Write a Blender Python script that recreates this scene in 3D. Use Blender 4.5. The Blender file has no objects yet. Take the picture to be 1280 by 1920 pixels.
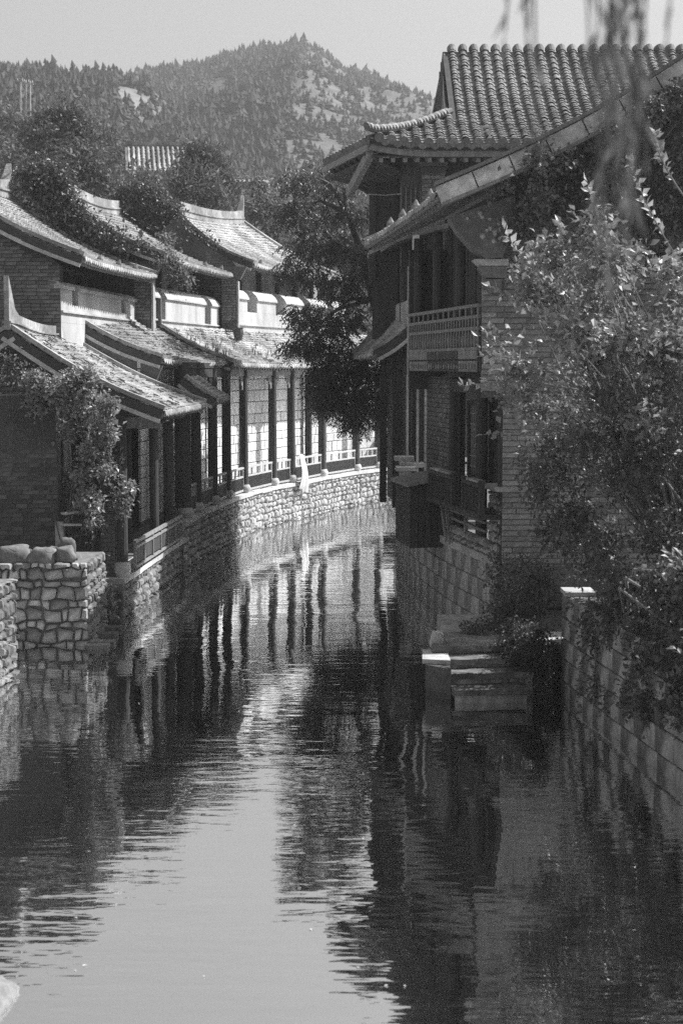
import bpy, math, random
from mathutils import Vector, Matrix, noise as mnoise
R = random.Random(7)
SC = bpy.context.scene
COL = SC.collection
V = Vector
# ---------------------------------------------------------------- camera
CAMZ = 4.4; F = 3000.0; PITCH = math.atan(275/3000)
cam = bpy.data.cameras.new('camera'); camo = bpy.data.objects.new('camera', cam); COL.objects.link(camo)
camo.location = (0, 0, CAMZ); camo.rotation_euler = (math.pi/2-PITCH, 0, 0)
cam.sensor_fit = 'VERTICAL'; cam.sensor_height = 36; cam.lens = F/1920*36
cam.clip_start = .1; cam.clip_end = 6000
cam.dof.use_dof = True; cam.dof.focus_distance = 29; cam.dof.aperture_fstop = 2.6
SC.camera = camo
# ---------------------------------------------------------------- sky, sun, exposure
SUN = V((.93, .36, 1.2)).normalized()
w = bpy.data.worlds.new('World'); SC.world = w; w.use_nodes = True
nt = w.node_tree; nt.nodes.clear()
sk = nt.nodes.new('ShaderNodeTexSky'); sk.sky_type = 'NISHITA'; sk.sun_disc = False
sk.sun_elevation = math.asin(SUN.z); sk.sun_rotation = math.atan2(SUN.x, SUN.y)
sk.air_density = 1.0; sk.dust_density = 4.0; sk.ozone_density = 1.0
bw = nt.nodes.new('ShaderNodeRGBToBW'); bg = nt.nodes.new('ShaderNodeBackground'); wo = nt.nodes.new('ShaderNodeOutputWorld')
nt.links.new(sk.outputs[0], bw.inputs[0]); nt.links.new(bw.outputs[0], bg.inputs[0]); nt.links.new(bg.outputs[0], wo.inputs[0])
bg.inputs[1].default_value = .092
sl = bpy.data.lights.new('sun', 'SUN'); sl.energy = 5.0; sl.angle = math.radians(.5); sl.color = (1, 1, 1)
so = bpy.data.objects.new('sun', sl); COL.objects.link(so); so.rotation_euler = SUN.to_track_quat('Z', 'Y').to_euler(); so.location = (20, 10, 40)
SC.view_settings.view_transform = 'Standard'; SC.view_settings.look = 'None'; SC.view_settings.exposure = 0.7; SC.view_settings.gamma = 1
SC.render.engine = 'CYCLES'
SC.cycles.max_bounces = 7; SC.cycles.diffuse_bounces = 3; SC.cycles.glossy_bounces = 3; SC.cycles.volume_bounces = 0
SC.cycles.transparent_max_bounces = 4; SC.cycles.use_denoising = False
SC.cycles.sample_clamp_indirect = 6

def at(u, v, Y=None, z=None):
    """world point seen at photo pixel (u, v) at depth Y or height z"""
    c, s = math.cos(PITCH), math.sin(PITCH)
    d = V((u-640, F*c+(960-v)*s, -F*s+(960-v)*c))
    k = Y/d.y if Y is not None else (z-CAMZ)/d.z
    return V((0, 0, CAMZ))+d*k
# ---------------------------------------------------------------- materials
MATS = {}
def mat(name, col, var=.35, scale=6, rough=.85, bump=0, rnd=0, trans=0, streak=0, spec=.3, stain=0):
    if name in MATS: return MATS[name]
    m = bpy.data.materials.new(name); m.use_nodes = True; t = m.node_tree; N = t.nodes; L = t.links
    p = N['Principled BSDF']; out = N['Material Output']
    p.inputs['Roughness'].default_value = rough; p.inputs['Specular IOR Level'].default_value = spec
    tc = N.new('ShaderNodeTexCoord'); mp = N.new('ShaderNodeMapping'); L.new(tc.outputs['Object'], mp.inputs[0])
    if streak: mp.inputs['Scale'].default_value = (1, 1, streak)
    nz = N.new('ShaderNodeTexNoise'); nz.inputs['Scale'].default_value = scale; nz.inputs['Detail'].default_value = 6; nz.inputs['Roughness'].default_value = .65
    L.new(mp.outputs[0], nz.inputs[0])
    mr = N.new('ShaderNodeMapRange'); mr.inputs[1].default_value = .3; mr.inputs[2].default_value = .7
    mr.inputs[3].default_value = col*(1-var); mr.inputs[4].default_value = col*(1+var); L.new(nz.outputs[0], mr.inputs[0])
    cur = mr.outputs[0]
    def mul(a, b):
        q = N.new('ShaderNodeMath'); q.operation = 'MULTIPLY'; L.new(a, q.inputs[0]); L.new(b, q.inputs[1]); return q.outputs[0]
    if stain:
        n2 = N.new('ShaderNodeTexNoise'); n2.inputs['Scale'].default_value = .9; n2.inputs['Detail'].default_value = 5
        L.new(mp.outputs[0], n2.inputs[0])
        r2 = N.new('ShaderNodeMapRange'); r2.inputs[1].default_value = .4; r2.inputs[2].default_value = .62; r2.inputs[3].default_value = 1-stain; r2.inputs[4].default_value = 1.08
        L.new(n2.outputs[0], r2.inputs[0]); cur = mul(cur, r2.outputs[0])
    if rnd:
        oi = N.new('ShaderNodeObjectInfo'); r3 = N.new('ShaderNodeMapRange'); r3.inputs[3].default_value = 1-rnd; r3.inputs[4].default_value = 1+rnd
        L.new(oi.outputs['Random'], r3.inputs[0]); cur = mul(cur, r3.outputs[0])
    L.new(cur, p.inputs['Base Color'])
    if bump:
        b = N.new('ShaderNodeBump'); b.inputs['Strength'].default_value = 1; b.inputs['Distance'].default_value = bump
        n4 = N.new('ShaderNodeTexNoise'); n4.inputs['Scale'].default_value = scale*3; n4.inputs['Detail'].default_value = 5; L.new(mp.outputs[0], n4.inputs[0])
        L.new(n4.outputs[0], b.inputs['Height']); L.new(b.outputs[0], p.inputs['Normal'])
    if trans:
        tr = N.new('ShaderNodeBsdfTranslucent'); L.new(cur, tr.inputs[0]); mx = N.new('ShaderNodeMixShader'); mx.inputs[0].default_value = trans
        L.new(p.outputs[0], mx.inputs[1]); L.new(tr.outputs[0], mx.inputs[2]); L.new(mx.outputs[0], out.inputs[0])
    MATS[name] = m; return m
brick_m = mat('grey_brick', .17, .3, 9, .9, .004, rnd=.35, stain=.3)
brickdark_m = mat('dark_grey_brick', .115, .3, 9, .9, .004, rnd=.4, stain=.35)
mortar_m = mat('lime_mortar', .27, .25, 20, .95, .003, stain=.4)
mortard_m = mat('dirty_mortar', .075, .3, 14, .95, .003, stain=.3)
tile_m = mat('weathered_roof_tile', .42, .55, 17, .9, .006, rnd=.25, stain=.4)
tileB_m = mat('dark_roof_tile', .21, .35, 13, .75, .003, rnd=.3, stain=.35)
tilebed_m = mat('roof_tile_bed', .07, .4, 15, .95, .004)
tilebedd_m = mat('dark_tile_bed', .05, .4, 15, .9, .004)
plaster_m = mat('pale_plaster', .5, .18, 5, .9, .004, streak=.4, stain=.25)
ridge_m = mat('ridge_plaster', .36, .4, 8, .9, .01, stain=.45)
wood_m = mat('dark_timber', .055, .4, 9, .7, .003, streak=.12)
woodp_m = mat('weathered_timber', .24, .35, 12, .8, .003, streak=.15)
soffit_m = mat('soffit_boards', .06, .35, 8, .85, .002)
ash_m = mat('pale_ashlar', .72, .25, 8, .9, .004, rnd=.14, stain=.15)
ashr_m = mat('stained_ashlar', .42, .4, 7, .9, .008, rnd=.1, streak=.25, stain=.4)
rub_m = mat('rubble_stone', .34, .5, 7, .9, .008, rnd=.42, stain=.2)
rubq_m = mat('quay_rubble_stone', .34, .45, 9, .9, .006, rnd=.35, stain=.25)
rubs_m = mat('shaded_side_rubble', .2, .45, 8, .9, .008, rnd=.35, stain=.3)  # darker copy of the rubble, shade of the canal-side faces put into the colour
rubd_m = mat('rubble_mortar', .17, .4, 9, .95, .01)
cap_m = mat('pale_stone', .5, .25, 9, .85, .005, stain=.2)
step_m = mat('step_stone', .2, .5, 8, .85, .012, stain=.5)
iron_m = mat('black_iron', .04, .2, 5, .6)
cloth_m = mat('white_cloth', .62, .06, 4, .9)
soil_m = mat('earth', .12, .4, 3, .95, .02)
leaf_m = mat('shrub_leaf', .27, .55, 5, .42, trans=.3, spec=.5)
leafp_m = mat('shrub_leaf_single', .42, .3, 5, .4, rnd=.4, trans=.3, spec=.5)
leafd_m = mat('creeper_leaf', .1, .6, 4, .45, trans=.25, spec=.5)
leaft_m = mat('tree_leaf', .085, .5, 3, .4, trans=.3, spec=.4)
leafb_m = mat('far_tree_leaf', .11, .6, .9, .6, trans=.3)
leafl_m = mat('pale_tree_leaf', .17, .5, .9, .6, trans=.3)
willow_m = mat('willow_leaf', .15, .4, 6, .5, trans=.4)
bark_m = mat('bark', .1, .4, 12, .9, .01)
twig_m = mat('twig', .22, .3, 12, .8)
conif_m = mat('conifer', .05, .5, .12, .95)
grass_m = mat('dry_grass', .26, .5, .35, .95)
# ---------------------------------------------------------------- mesh helpers
class MB:
    def __init__(s): s.v = []; s.f = []
    def add(s, vs, fs):
        o = len(s.v); s.v += [V(p) for p in vs]; s.f += [tuple(i+o for i in f) for f in fs]
    def box(s, c, ax, h):
        """oriented box: centre c, three axes, half sizes"""
        c = V(c); a = [V(x)*k for x, k in zip(ax, h)]
        vs = [c+a[0]*i+a[1]*j+a[2]*k for i in (-1, 1) for j in (-1, 1) for k in (-1, 1)]
        s.add(vs, [(0, 1, 3, 2), (4, 6, 7, 5), (0, 4, 5, 1), (2, 3, 7, 6), (0, 2, 6, 4), (1, 5, 7, 3)])
    def abox(s, x0, x1, y0, y1, z0, z1): s.box(((x0+x1)/2, (y0+y1)/2, (z0+z1)/2), (X, Y_, Z), ((x1-x0)/2, (y1-y0)/2, (z1-z0)/2))
    def beam(s, a, b, w, h, up=None):
        a, b = V(a), V(b); d = (b-a); L = d.length; d.normalize(); up = V(up or (0, 0, 1))
        r = d.cross(up)
        if r.length < 1e-4: r = V((1, 0, 0))
        r.normalize(); u = r.cross(d).normalized(); s.box((a+b)/2, (d, r, u), (L/2, w/2, h/2))
    def tube(s, pts, rad, n=7, cap=True):
        pts = [V(p) for p in pts]; rad = rad if isinstance(rad, (list, tuple)) else [rad]*len(pts); o = len(s.v)
        for i, p in enumerate(pts):
            d = (pts[min(i+1, len(pts)-1)]-pts[max(i-1, 0)]).normalized(); r = d.cross(V((.31, .17, .93)))
            if r.length < 1e-3: r = d.cross(V((1, 0, 0)))
            r.normalize(); u = d.cross(r)
            for k in range(n): a = 2*math.pi*k/n; s.v.append(p+(r*math.cos(a)+u*math.sin(a))*rad[i])
        for i in range(len(pts)-1):
            for k in range(n): s.f.append((o+i*n+k, o+i*n+(k+1) % n, o+(i+1)*n+(k+1) % n, o+(i+1)*n+k))
        if cap: s.f.append(tuple(o+k for k in range(n))); s.f.append(tuple(o+(len(pts)-1)*n+k for k in reversed(range(n))))
    def prism(s, poly, d):
        """polygon (world points) extruded by vector d"""
        n = len(poly); poly = [V(p) for p in poly]; d = V(d)
        s.add(poly+[p+d for p in poly], [tuple(range(n)), tuple(range(2*n-1, n-1, -1))]+[(i, i+n, (i+1) % n+n, (i+1) % n) for i in range(n)])
    def sweep(s, path, prof, side=None):
        """profile [(a,b)] swept along path; a is sideways, b is up"""
        o = len(s.v); n = len(prof); path = [V(p) for p in path]
        for i, p in enumerate(path):
            d = (path[min(i+1, len(path)-1)]-path[max(i-1, 0)]).normalized(); r = V(side) if side else d.cross(Z).normalized(); u = r.cross(d).normalized()
            if u.z < 0: u = -u
            for a, b in prof: s.v.append(p+r*a+u*b)
        for i in range(len(path)-1):
            for k in range(n): s.f.append((o+i*n+k, o+i*n+(k+1) % n, o+(i+1)*n+(k+1) % n, o+(i+1)*n+k))
        s.f.append(tuple(o+k for k in range(n))); s.f.append(tuple(o+(len(path)-1)*n+k for k in reversed(range(n))))
    def mesh(s, name, m, off=V((0, 0, 0)), smooth=False):
        me = bpy.data.meshes.new(name); me.from_pydata([tuple(p-off) for p in s.v], [], s.f); me.materials.append(m)
        if smooth: me.polygons.foreach_set('use_smooth', [True]*len(me.polygons))
        me.update(); return me
X, Y_, Z = V((1, 0, 0)), V((0, 1, 0)), V((0, 0, 1))
ROOTLOC = {}
def wloc(o):
    p = V((0, 0, 0))
    while o is not None: p += o.location; o = o.parent
    return p
def thing(name, loc, label, cat, group=None):
    o = bpy.data.objects.new(name, None); COL.objects.link(o); o.location = loc; o.empty_display_size = .2
    o['label'] = label; o['category'] = cat; o['kind'] = 'thing'
    if group: o['group'] = group
    return o
def part(name, mb, m, parent, stuff=False, smooth=False, label=None):
    off = wloc(parent) if parent else V((0, 0, 0))
    me = mb if isinstance(mb, bpy.types.Mesh) else mb.mesh(name, m, off, smooth)
    o = bpy.data.objects.new(name, me); COL.objects.link(o); o.parent = parent
    if stuff: o['kind'] = 'stuff'
    if label: o['label'] = label
    return o
def single(name, mb, m, label, cat, group=None, smooth=False, kind=None):
    o = part(name, mb, m, None, smooth=smooth); o['label'] = label; o['category'] = cat
    if group: o['group'] = group
    o['kind'] = kind or 'thing'
    return o
def structure(name, mb, m, kind='structure', smooth=False):
    o = part(name, mb, m, None, smooth=smooth); o['kind'] = kind; return o
def lerp(a, b, t): return a+(b-a)*t
def poly_at(path, s):
    """point and unit tangent at length s of a plan polyline"""
    for i in range(len(path)-1):
        a, b = V(path[i]), V(path[i+1]); L = (b-a).length
        if s <= L or i == len(path)-2: return a+(b-a)*(s/L), (b-a).normalized()
        s -= L
def plen(path): return sum((V(path[i+1])-V(path[i])).length for i in range(len(path)-1))
def smooth_path(pts, n=6):
    out = []
    P = [V(pts[0])*2-V(pts[1])]+[V(p) for p in pts]+[V(pts[-1])*2-V(pts[-2])]
    for i in range(1, len(P)-2):
        for k in range(n):
            t = k/n; a, b, c, d = P[i-1], P[i], P[i+1], P[i+2]
            out.append(.5*((2*b)+(c-a)*t+(2*a-5*b+4*c-d)*t*t+(3*b-a-3*c+d)*t**3))
    out.append(V(pts[-1])); return out
def in_frame(p, m=0):
    p = V(p)-V((0, 0, CAMZ)); c, s = math.cos(PITCH), math.sin(PITCH)
    zc = p.y*c-p.z*s; yc = p.y*s+p.z*c
    if zc <= 0: return False
    return abs(p.x/zc*F) < 640+m and abs(yc/zc*F) < 960+m
# pieces of masonry -----------------------------------------------------------
def piece_mesh(poly, face, depth, bulge, inset, rr, flat=False):
    """stone from polygon corners (u,v) in a wall's own coordinates; face(u,v,n) gives the world point"""
    if not flat:      # knock the corners off
        q = []
        for i in range(len(poly)):
            a, b, c = poly[i-1], poly[i], poly[(i+1) % len(poly)]
            q += [(b[0]*.86+a[0]*.14, b[1]*.86+a[1]*.14), (b[0]*.86+c[0]*.14, b[1]*.86+c[1]*.14)]
        poly = q if len(q) <= 12 else q[::2]
    n = len(poly); cu = sum(p[0] for p in poly)/n; cv = sum(p[1] for p in poly)/n
    vs = []; fs = []
    if flat:
        tu, tv, bz = rr.uniform(-.012, .012), rr.uniform(-.02, .02), rr.uniform(-.3, .6)*bulge; hs_ = max(abs(poly[0][0]-cu), .05)
        for k_, d_ in ((1, -depth), (1, 0), (None, bulge)):
            for p in poly:
                du, dv = p[0]-cu, p[1]-cv; dd = d_+(0 if d_ < 0 else bz+tu*du/hs_*.3+tv*dv)
                if k_ is None: e_ = .011; du -= math.copysign(e_, du); dv -= math.copysign(e_, dv)
                vs.append(face(cu+du, cv+dv, dd))
        for r in range(2):
            for i in range(n): j = (i+1) % n; fs.append((r*n+i, r*n+j, (r+1)*n+j, (r+1)*n+i))
        fs.append(tuple(2*n+i for i in range(n))); return vs, fs
    sh = lambda k, d: [face(cu+(p[0]-cu)*k, cv+(p[1]-cv)*k, d+rr.uniform(-.12, .12)*bulge) for p in poly]
    vs += [face(cu+(p[0]-cu)*.97, cv+(p[1]-cv)*.97, -depth) for p in poly]; vs += sh(1, 0); vs += sh(inset, bulge); vs.append(face(cu, cv, bulge*rr.uniform(.9, 1.25)))
    for r in range(2):
        for i in range(n): j = (i+1) % n; fs.append((r*n+i, r*n+j, (r+1)*n+j, (r+1)*n+i))
    for i in range(n): fs.append((2*n+i, 2*n+(i+1) % n, 3*n))
    return vs, fs
def masonry(parent, name, face, ulen, v0, v1, cw, ch, joint, m, jit=.0, nparts=300, depth=.05, bulge=.01, inset=.85, hexa=False, clip=None, seed=1, pick=None, u0=0, smooth=False, heights=None, wvar=.25):
    """a bonded wall built piece by piece; the pieces that show largest are parts, the rest one part"""
    rr = random.Random(seed); rows = []; v = v0; k = 0
    while v < v1-1e-3:
        h = ch*rr.uniform(1-jit*.35, 1+jit*.35) if heights is None else heights[k % len(heights)]
        if v+h > v1-ch*.35: h = v1-v
        rows.append((v, min(v+h, v1))); v += h; k += 1
    cuts = []
    for r in range(len(rows)):
        u = u0-(cw*.5 if r % 2 else 0)-rr.uniform(0, .2)*cw; c = [u0]
        while True:
            u += cw*rr.uniform(1-wvar, 1+wvar)
            if u >= ulen-.2*cw: break
            if u-c[-1] > .3*cw: c.append(u)
        c.append(ulen); cuts.append(c)
    jv = {}
    def J(u, vv):
        key = (round(u, 4), round(vv, 4))
        if key not in jv:
            e = u <= u0+1e-4 or u >= ulen-1e-4
            jv[key] = (u+(0 if e else rr.uniform(-1, 1)*jit*cw*.16), vv+(0 if (vv <= v0+1e-4 or vv >= v1-1e-4) else rr.uniform(-1, 1)*jit*ch*.24))
        return jv[key]
    P = []
    for r, (a, b) in enumerate(rows):
        up = cuts[r+1] if r+1 < len(rows) else []; dn = cuts[r-1] if r else []
        for i in range(len(cuts[r])-1):
            ua, ub = cuts[r][i], cuts[r][i+1]; pol = []
            if hexa:
                pol.append(J(ua, a)); pol += [J(x, a) for x in dn if ua+.02 < x < ub-.02]; pol.append(J(ub, a))
                pol.append(J(ub, b)); pol += [J(x, b) for x in reversed(up) if ua+.02 < x < ub-.02]; pol.append(J(ua, b))
            else: pol = [(ua, a), (ub, a), (ub, b), (ua, b)]
            cu = sum(p[0] for p in pol)/len(pol); cv = sum(p[1] for p in pol)/len(pol)
            if clip and not clip(cu, cv): continue
            q = []; ks = rr.uniform(.87, 1.02) if hexa else 1.0
            for (pu, pv) in pol:
                du, dv = pu-cu, pv-cv; L = math.hypot(du, dv)
                kx = max(0, 1-joint*.5/max(abs(du), 1e-3)); ky = max(0, 1-joint*.5/max(abs(dv), 1e-3))
                if abs(du) < joint: kx = 1
                if abs(dv) < joint: ky = 1
                q.append((cu+du*kx*ks, cv+dv*ky*ks))
            P.append((cu, cv, q))
    if pick: P.sort(key=lambda p: pick(face(p[0], p[1], 0)))
    else: P.sort(key=lambda p: (0 if in_frame(face(p[0], p[1], 0)) else 1, face(p[0], p[1], 0).y))
    off = wloc(parent); rest = MB(); cnt = 0
    for cu, cv, q in P:
        vs, fs = piece_mesh(q, face, depth, bulge*rr.uniform(.5, 1.3), inset, rr, flat=not hexa)
        if cnt < nparts:
            c = sum(vs, V((0, 0, 0)))/len(vs); me = bpy.data.meshes.new(name); me.from_pydata([tuple(p-c) for p in vs], [], fs); me.materials.append(m)
            if smooth: me.polygons.foreach_set('use_smooth', [True]*len(fs))
            o = bpy.data.objects.new(name, me); COL.objects.link(o); o.parent = parent; o.location = c-off; cnt += 1
        else: rest.add(vs, fs)
    if rest.f: part(name+'work', rest, m, parent, stuff=True, smooth=smooth)
def plane_face(o, u, n=None):
    o, u = V(o), V(u).normalized(); n = V(n) if n else u.cross(Z)
    return lambda a, b, d: o+u*a+Z*b+n*d
def path_face(path, side, batter=0):
    """wall face along a plan path; side +1 puts the outward normal to the right of travel"""
    def f(a, b, d):
        p, t = poly_at(path, a); n = V((t.y, -t.x, 0))*side
        return V((p.x, p.y, 0))+n*(d-batter*b)+Z*b
    return f
# roofs ---------------------------------------------------------------------------
def curved(e0, e1, r0, r1, sag=.12, lift=.0):
    """roof surface S(s,t): s along the eave, t from eave to ridge"""
    e0, e1, r0, r1 = map(V, (e0, e1, r0, r1))
    def S(s, t):
        p = lerp(lerp(e0, e1, s), lerp(r0, r1, s), t)
        return p-Z*(sag*math.sin(math.pi*min(t, 1))**1)+Z*(lift*(abs(2*s-1)**4))
    return S
def frame(S, s, t):
    e = 1e-3; p = S(s, t); a = (S(min(s+e, 1), t)-S(max(s-e, 0), t)).normalized(); b = (S(s, min(t+e, 1))-S(s, max(t-e, 0))).normalized()
    n = a.cross(b).normalized()
    if n.z < 0: n = -n
    return p, a, b, n
def roof(root, S, W, Ln, tw=.17, tl=.15, nparts=0, tm=tile_m, bed=tilebed_m, eave_n=True, seed=1, thick=.1, verge=(0, 1), s0=0, s1=1, rise=.05, vw=.16, board=True, rafters=True):
    """tiled slope: bed, tiles, drip tiles, rafters and verge boards"""
    rr = random.Random(seed); nu = max(3, int(W/tw)); nv = max(3, int(Ln/tl))
    b = MB(); gu, gv = max(2, int(W/.8)), 8
    for k in (0, 1):
        for i in range(gu+1):
            for j in range(gv+1): p, a, bb, n = frame(S, i/gu, j/gv); b.v.append(p-n*(.012+k*thick))
    q = (gu+1)*(gv+1); I = lambda k, i, j: k*q+i*(gv+1)+j
    for k in (0, 1):
        for i in range(gu):
            for j in range(gv): b.f.append((I(k, i, j), I(k, i+1, j), I(k, i+1, j+1), I(k, i, j+1)))
    for i in range(gu):
        for j in (0, gv): b.f.append((I(0, i, j), I(0, i+1, j), I(1, i+1, j), I(1, i, j)))
    for j in range(gv):
        for i in (0, gu): b.f.append((I(0, i, j), I(0, i, j+1), I(1, i, j+1), I(1, i, j)))
    part('roof_deck', b, bed, root)
    T = MB(); arc = [(-.5, 0), (-.28, .75), (.28, .75), (.5, 0)]; shared = None; cells = []
    for j in range(nv):
        for i in range(nu):
            cells.append((i, j))
    if nparts:
        mid = lambda c: S((c[0]+.5)/nu, (c[1]+.5)/nv)
        cells.sort(key=lambda c: (0 if in_frame(mid(c)) else 1, mid(c).y))
    off = wloc(root)
    for n_, (i, j) in enumerate(cells):
        s = (i+.5*(j % 2)+.25+rr.uniform(-.12, .12))/nu; s = min(.995, s); t = j/nv
        p, a, bb, n = frame(S, s, min(1, max(0, t+rr.uniform(-.12, .12)/nv))); w_ = W/nu*rr.uniform(.74, .9); l_ = Ln/nv*rr.uniform(1.02, 1.3); h = rise*rr.uniform(.8, 1.25)
        tw_ = rr.uniform(-.09, .09); a2 = (a+bb*tw_).normalized(); b2 = (bb-a*tw_).normalized()
        if n_ < nparts:
            if shared is None:
                sm = MB(); vs = [V((x, -.02/l_, z_)) for x, z_ in arc]+[V((x, 1, z_*.25)) for x, z_ in arc]+[V((x*.98, 0, z_-.55)) for x, z_ in arc]
                sm.add(vs, [(k, k+1, k+5, k+4) for k in range(3)]+[(k, k+8, k+9, k+1) for k in range(3)]); shared = sm.mesh('tile', tm)
            o = bpy.data.objects.new('tile', shared); COL.objects.link(o); o.parent = root
            M = Matrix.Identity(4); 
            for r_ in range(3): M[r_][0] = a2[r_]*w_; M[r_][1] = b2[r_]*l_; M[r_][2] = n[r_]*h; M[r_][3] = p[r_]-off[r_]
            o.matrix_local = M; continue
        vs = [p+a2*(x*w_)+n*(z_*h) for x, z_ in arc]+[p+a2*(x*w_)+b2*l_+n*(z_*h*.25) for x, z_ in arc]+[p+a2*(x*w_)+n*(z_*h-.55*h) for x, z_ in arc]
        T.add(vs, [(k, k+1, k+5, k+4) for k in range(3)]+[(k, k+8, k+9, k+1) for k in range(3)])
    if T.f: part('tiling', T, tm, root, stuff=True)
    if eave_n:
        D = MB(); n2 = nu*1
        for i in range(n2):
            p, a, bb, n = frame(S, (i+.5)/n2, 0); w_ = W/n2; o_ = p-bb*.03; dn = V((0, 0, -1))-bb*.25; dn.normalize(); l = .09*rr.uniform(.8, 1.15)
            D.prism([o_-a*w_*.46+n*.01, o_+a*w_*.46+n*.01, o_+a*w_*.36+dn*l*.6, o_+dn*l, o_-a*w_*.36+dn*l*.6], bb*.025)
        part('drip_tiles', D, tm, root, stuff=True)
    if rafters:
        D = MB(); n2 = int(W/.22)
        for i in range(n2):
            p, a, bb, n = frame(S, (i+.5)/n2, .0); q_ = S((i+.5)/n2, .28)
            D.beam(p-n*(thick+.05)+bb*.03, q_-n*(thick+.05), .07, .07, n)
        part('rafters', D, woodp_m, root, stuff=True)
        D = MB(); path = [S(i/12, .0)-frame(S, i/12, 0)[3]*(thick*.5+.03) for i in range(13)]; D.sweep(path, [(-.02, -.035), (.02, -.035), (.02, .035), (-.02, .035)]); part('eave_board', D, woodp_m, root)
    for sv in verge:
        if sv is None: continue
        path = []; sgn = -1 if sv == 0 else 1
        for j in range(13):
            p, a, bb, n = frame(S, sv, j/12); path.append(p+n*.02)
        a0 = frame(S, sv, .5)[1]*sgn
        D = MB(); D.sweep(path, [(-vw, 0), (.03, 0), (.03, .07), (-vw, .07)], side=a0); part('verge_tiles', D, ridge_m if tm is tile_m else tm, root)
        if board:
            D = MB(); D.sweep([p for p in path], [(.0, -.03), (.035, -.03), (.035, -.17), (.0, -.17)], side=a0); part('verge_board', D, soffit_m, root)
            D = MB(); D.sweep([p for p in path], [(.0, -.18), (.06, -.18), (.06, -.25), (.0, -.25)], side=a0); part('verge_moulding', D, cap_m, root)
def ridge(root, a, b, h=.35, w_=.22, fin0=0, fin1=0, sag=.12, m=ridge_m):
    """plastered ridge with swept-up ends"""
    a, b = V(a), V(b); D = MB(); path = []; n = 22; hs = []
    d = (b-a).normalized(); L = (b-a).length
    for i in range(n+1):
        t = i/n; z = -sag*math.sin(math.pi*t); path.append(lerp(a, b, t)+Z*z)
        x0, x1 = t*L, (1-t)*L; hs.append(h+fin0*max(0, 1-x0/.55)**2.6+fin1*max(0, 1-x1/.55)**2.6)
    r = d.cross(Z).normalized()
    for k, (zz0, zz1, ww) in enumerate(((0, .4, 1.0), (.4, .5, 1.25), (.5, 1, .8))):
        E = MB()
        for i, p in enumerate(path):
            hh = hs[i]; th = ww*w_/2*(1 if hh < h*1.2 else max(.3, 1-(hh-h)*.9)); z0 = zz0*h; z1 = zz1*h if k < 2 else hh
            E.v += [p-r*th+Z*z0, p+r*th+Z*z0, p+r*th+Z*z1, p-r*th+Z*z1]
        for i in range(n):
            for q in range(4): E.f.append((i*4+q, i*4+(q+1) % 4, (i+1)*4+(q+1) % 4, (i+1)*4+q))
        E.f += [(0, 1, 2, 3), (n*4+3, n*4+2, n*4+1, n*4)]
        part(('ridge_base', 'ridge_moulding', 'ridge_crest')[k], E, m, root)
# foliage ---------------------------------------------------------------------------
def leaf_into(mb, p, d, n, L, W):
    """folded pointed leaf"""
    d = d.normalized(); r = d.cross(n)
    if r.length < 1e-4: r = d.cross(X)
    r.normalize(); n = r.cross(d)
    mb.add([p, p+d*L*.45+r*W*.5+n*W*.16, p+d*L-n*L*.08, p+d*L*.45-r*W*.5+n*W*.16, p+d*L*.5], [(0, 1, 4), (1, 2, 4), (0, 4, 3), (4, 2, 3)])
def rvec(rr): 
    while True:
        v = V((rr.uniform(-1, 1), rr.uniform(-1, 1), rr.uniform(-1, 1)))
        if .05 < v.length < 1: return v.normalized()
def cloud(blobs, n, L, W, seed=1, droop=.3, clump=10, shell=.55, spread=None):
    """leaves in many small clumps through the blobs; blob=(u,v,Y,rpx[,depth radius m])"""
    rr = random.Random(seed); mb = MB(); wts = [b[3]**2 for b in blobs]; cen = []
    spread = spread or L*1.3
    for _ in range(max(1, n//clump)):
        b = rr.choices(blobs, wts)[0]; c = at(b[0], b[1], Y=b[2]); rad = b[3]*b[2]/F; ry = b[4] if len(b) > 4 else rad*.8
        q = rvec(rr)*(rr.uniform(shell, 1) if rr.random() < .75 else rr.random()); cc = c+V((q.x*rad, q.y*ry, q.z*rad)); cen.append(cc)
        out = (q+V((0, 0, .3))).normalized()
        for k in range(clump):
            p = cc+V((rr.gauss(0, 1), rr.gauss(0, 1), rr.gauss(0, 1)))*spread*.55
            d = (rvec(rr)+out*.5-Z*droop); s = rr.uniform(.45, 1.35); leaf_into(mb, p, d, (Z*.9+out*.3+rvec(rr)*.8), L*s, W*s)
    return mb, cen
def twigs(base, cens, rr, k=14, r0=.03, mid=None):
    mb = MB()
    for c in rr.sample(cens, min(k, len(cens))):
        a = V(base); b = c; m_ = lerp(a, b, .5)+V((rr.uniform(-.1, .1), rr.uniform(-.1, .1), .12))*(b-a).length; m2 = lerp(a, b, .25)+rvec(rr)*(b-a).length*.04
        mb.tube([a, lerp(m2, m_, .3), m_, lerp(m_, b, .6), b], [r0, r0*.8, r0*.6, r0*.4, r0*.15], 5, cap=False)
    return mb
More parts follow.
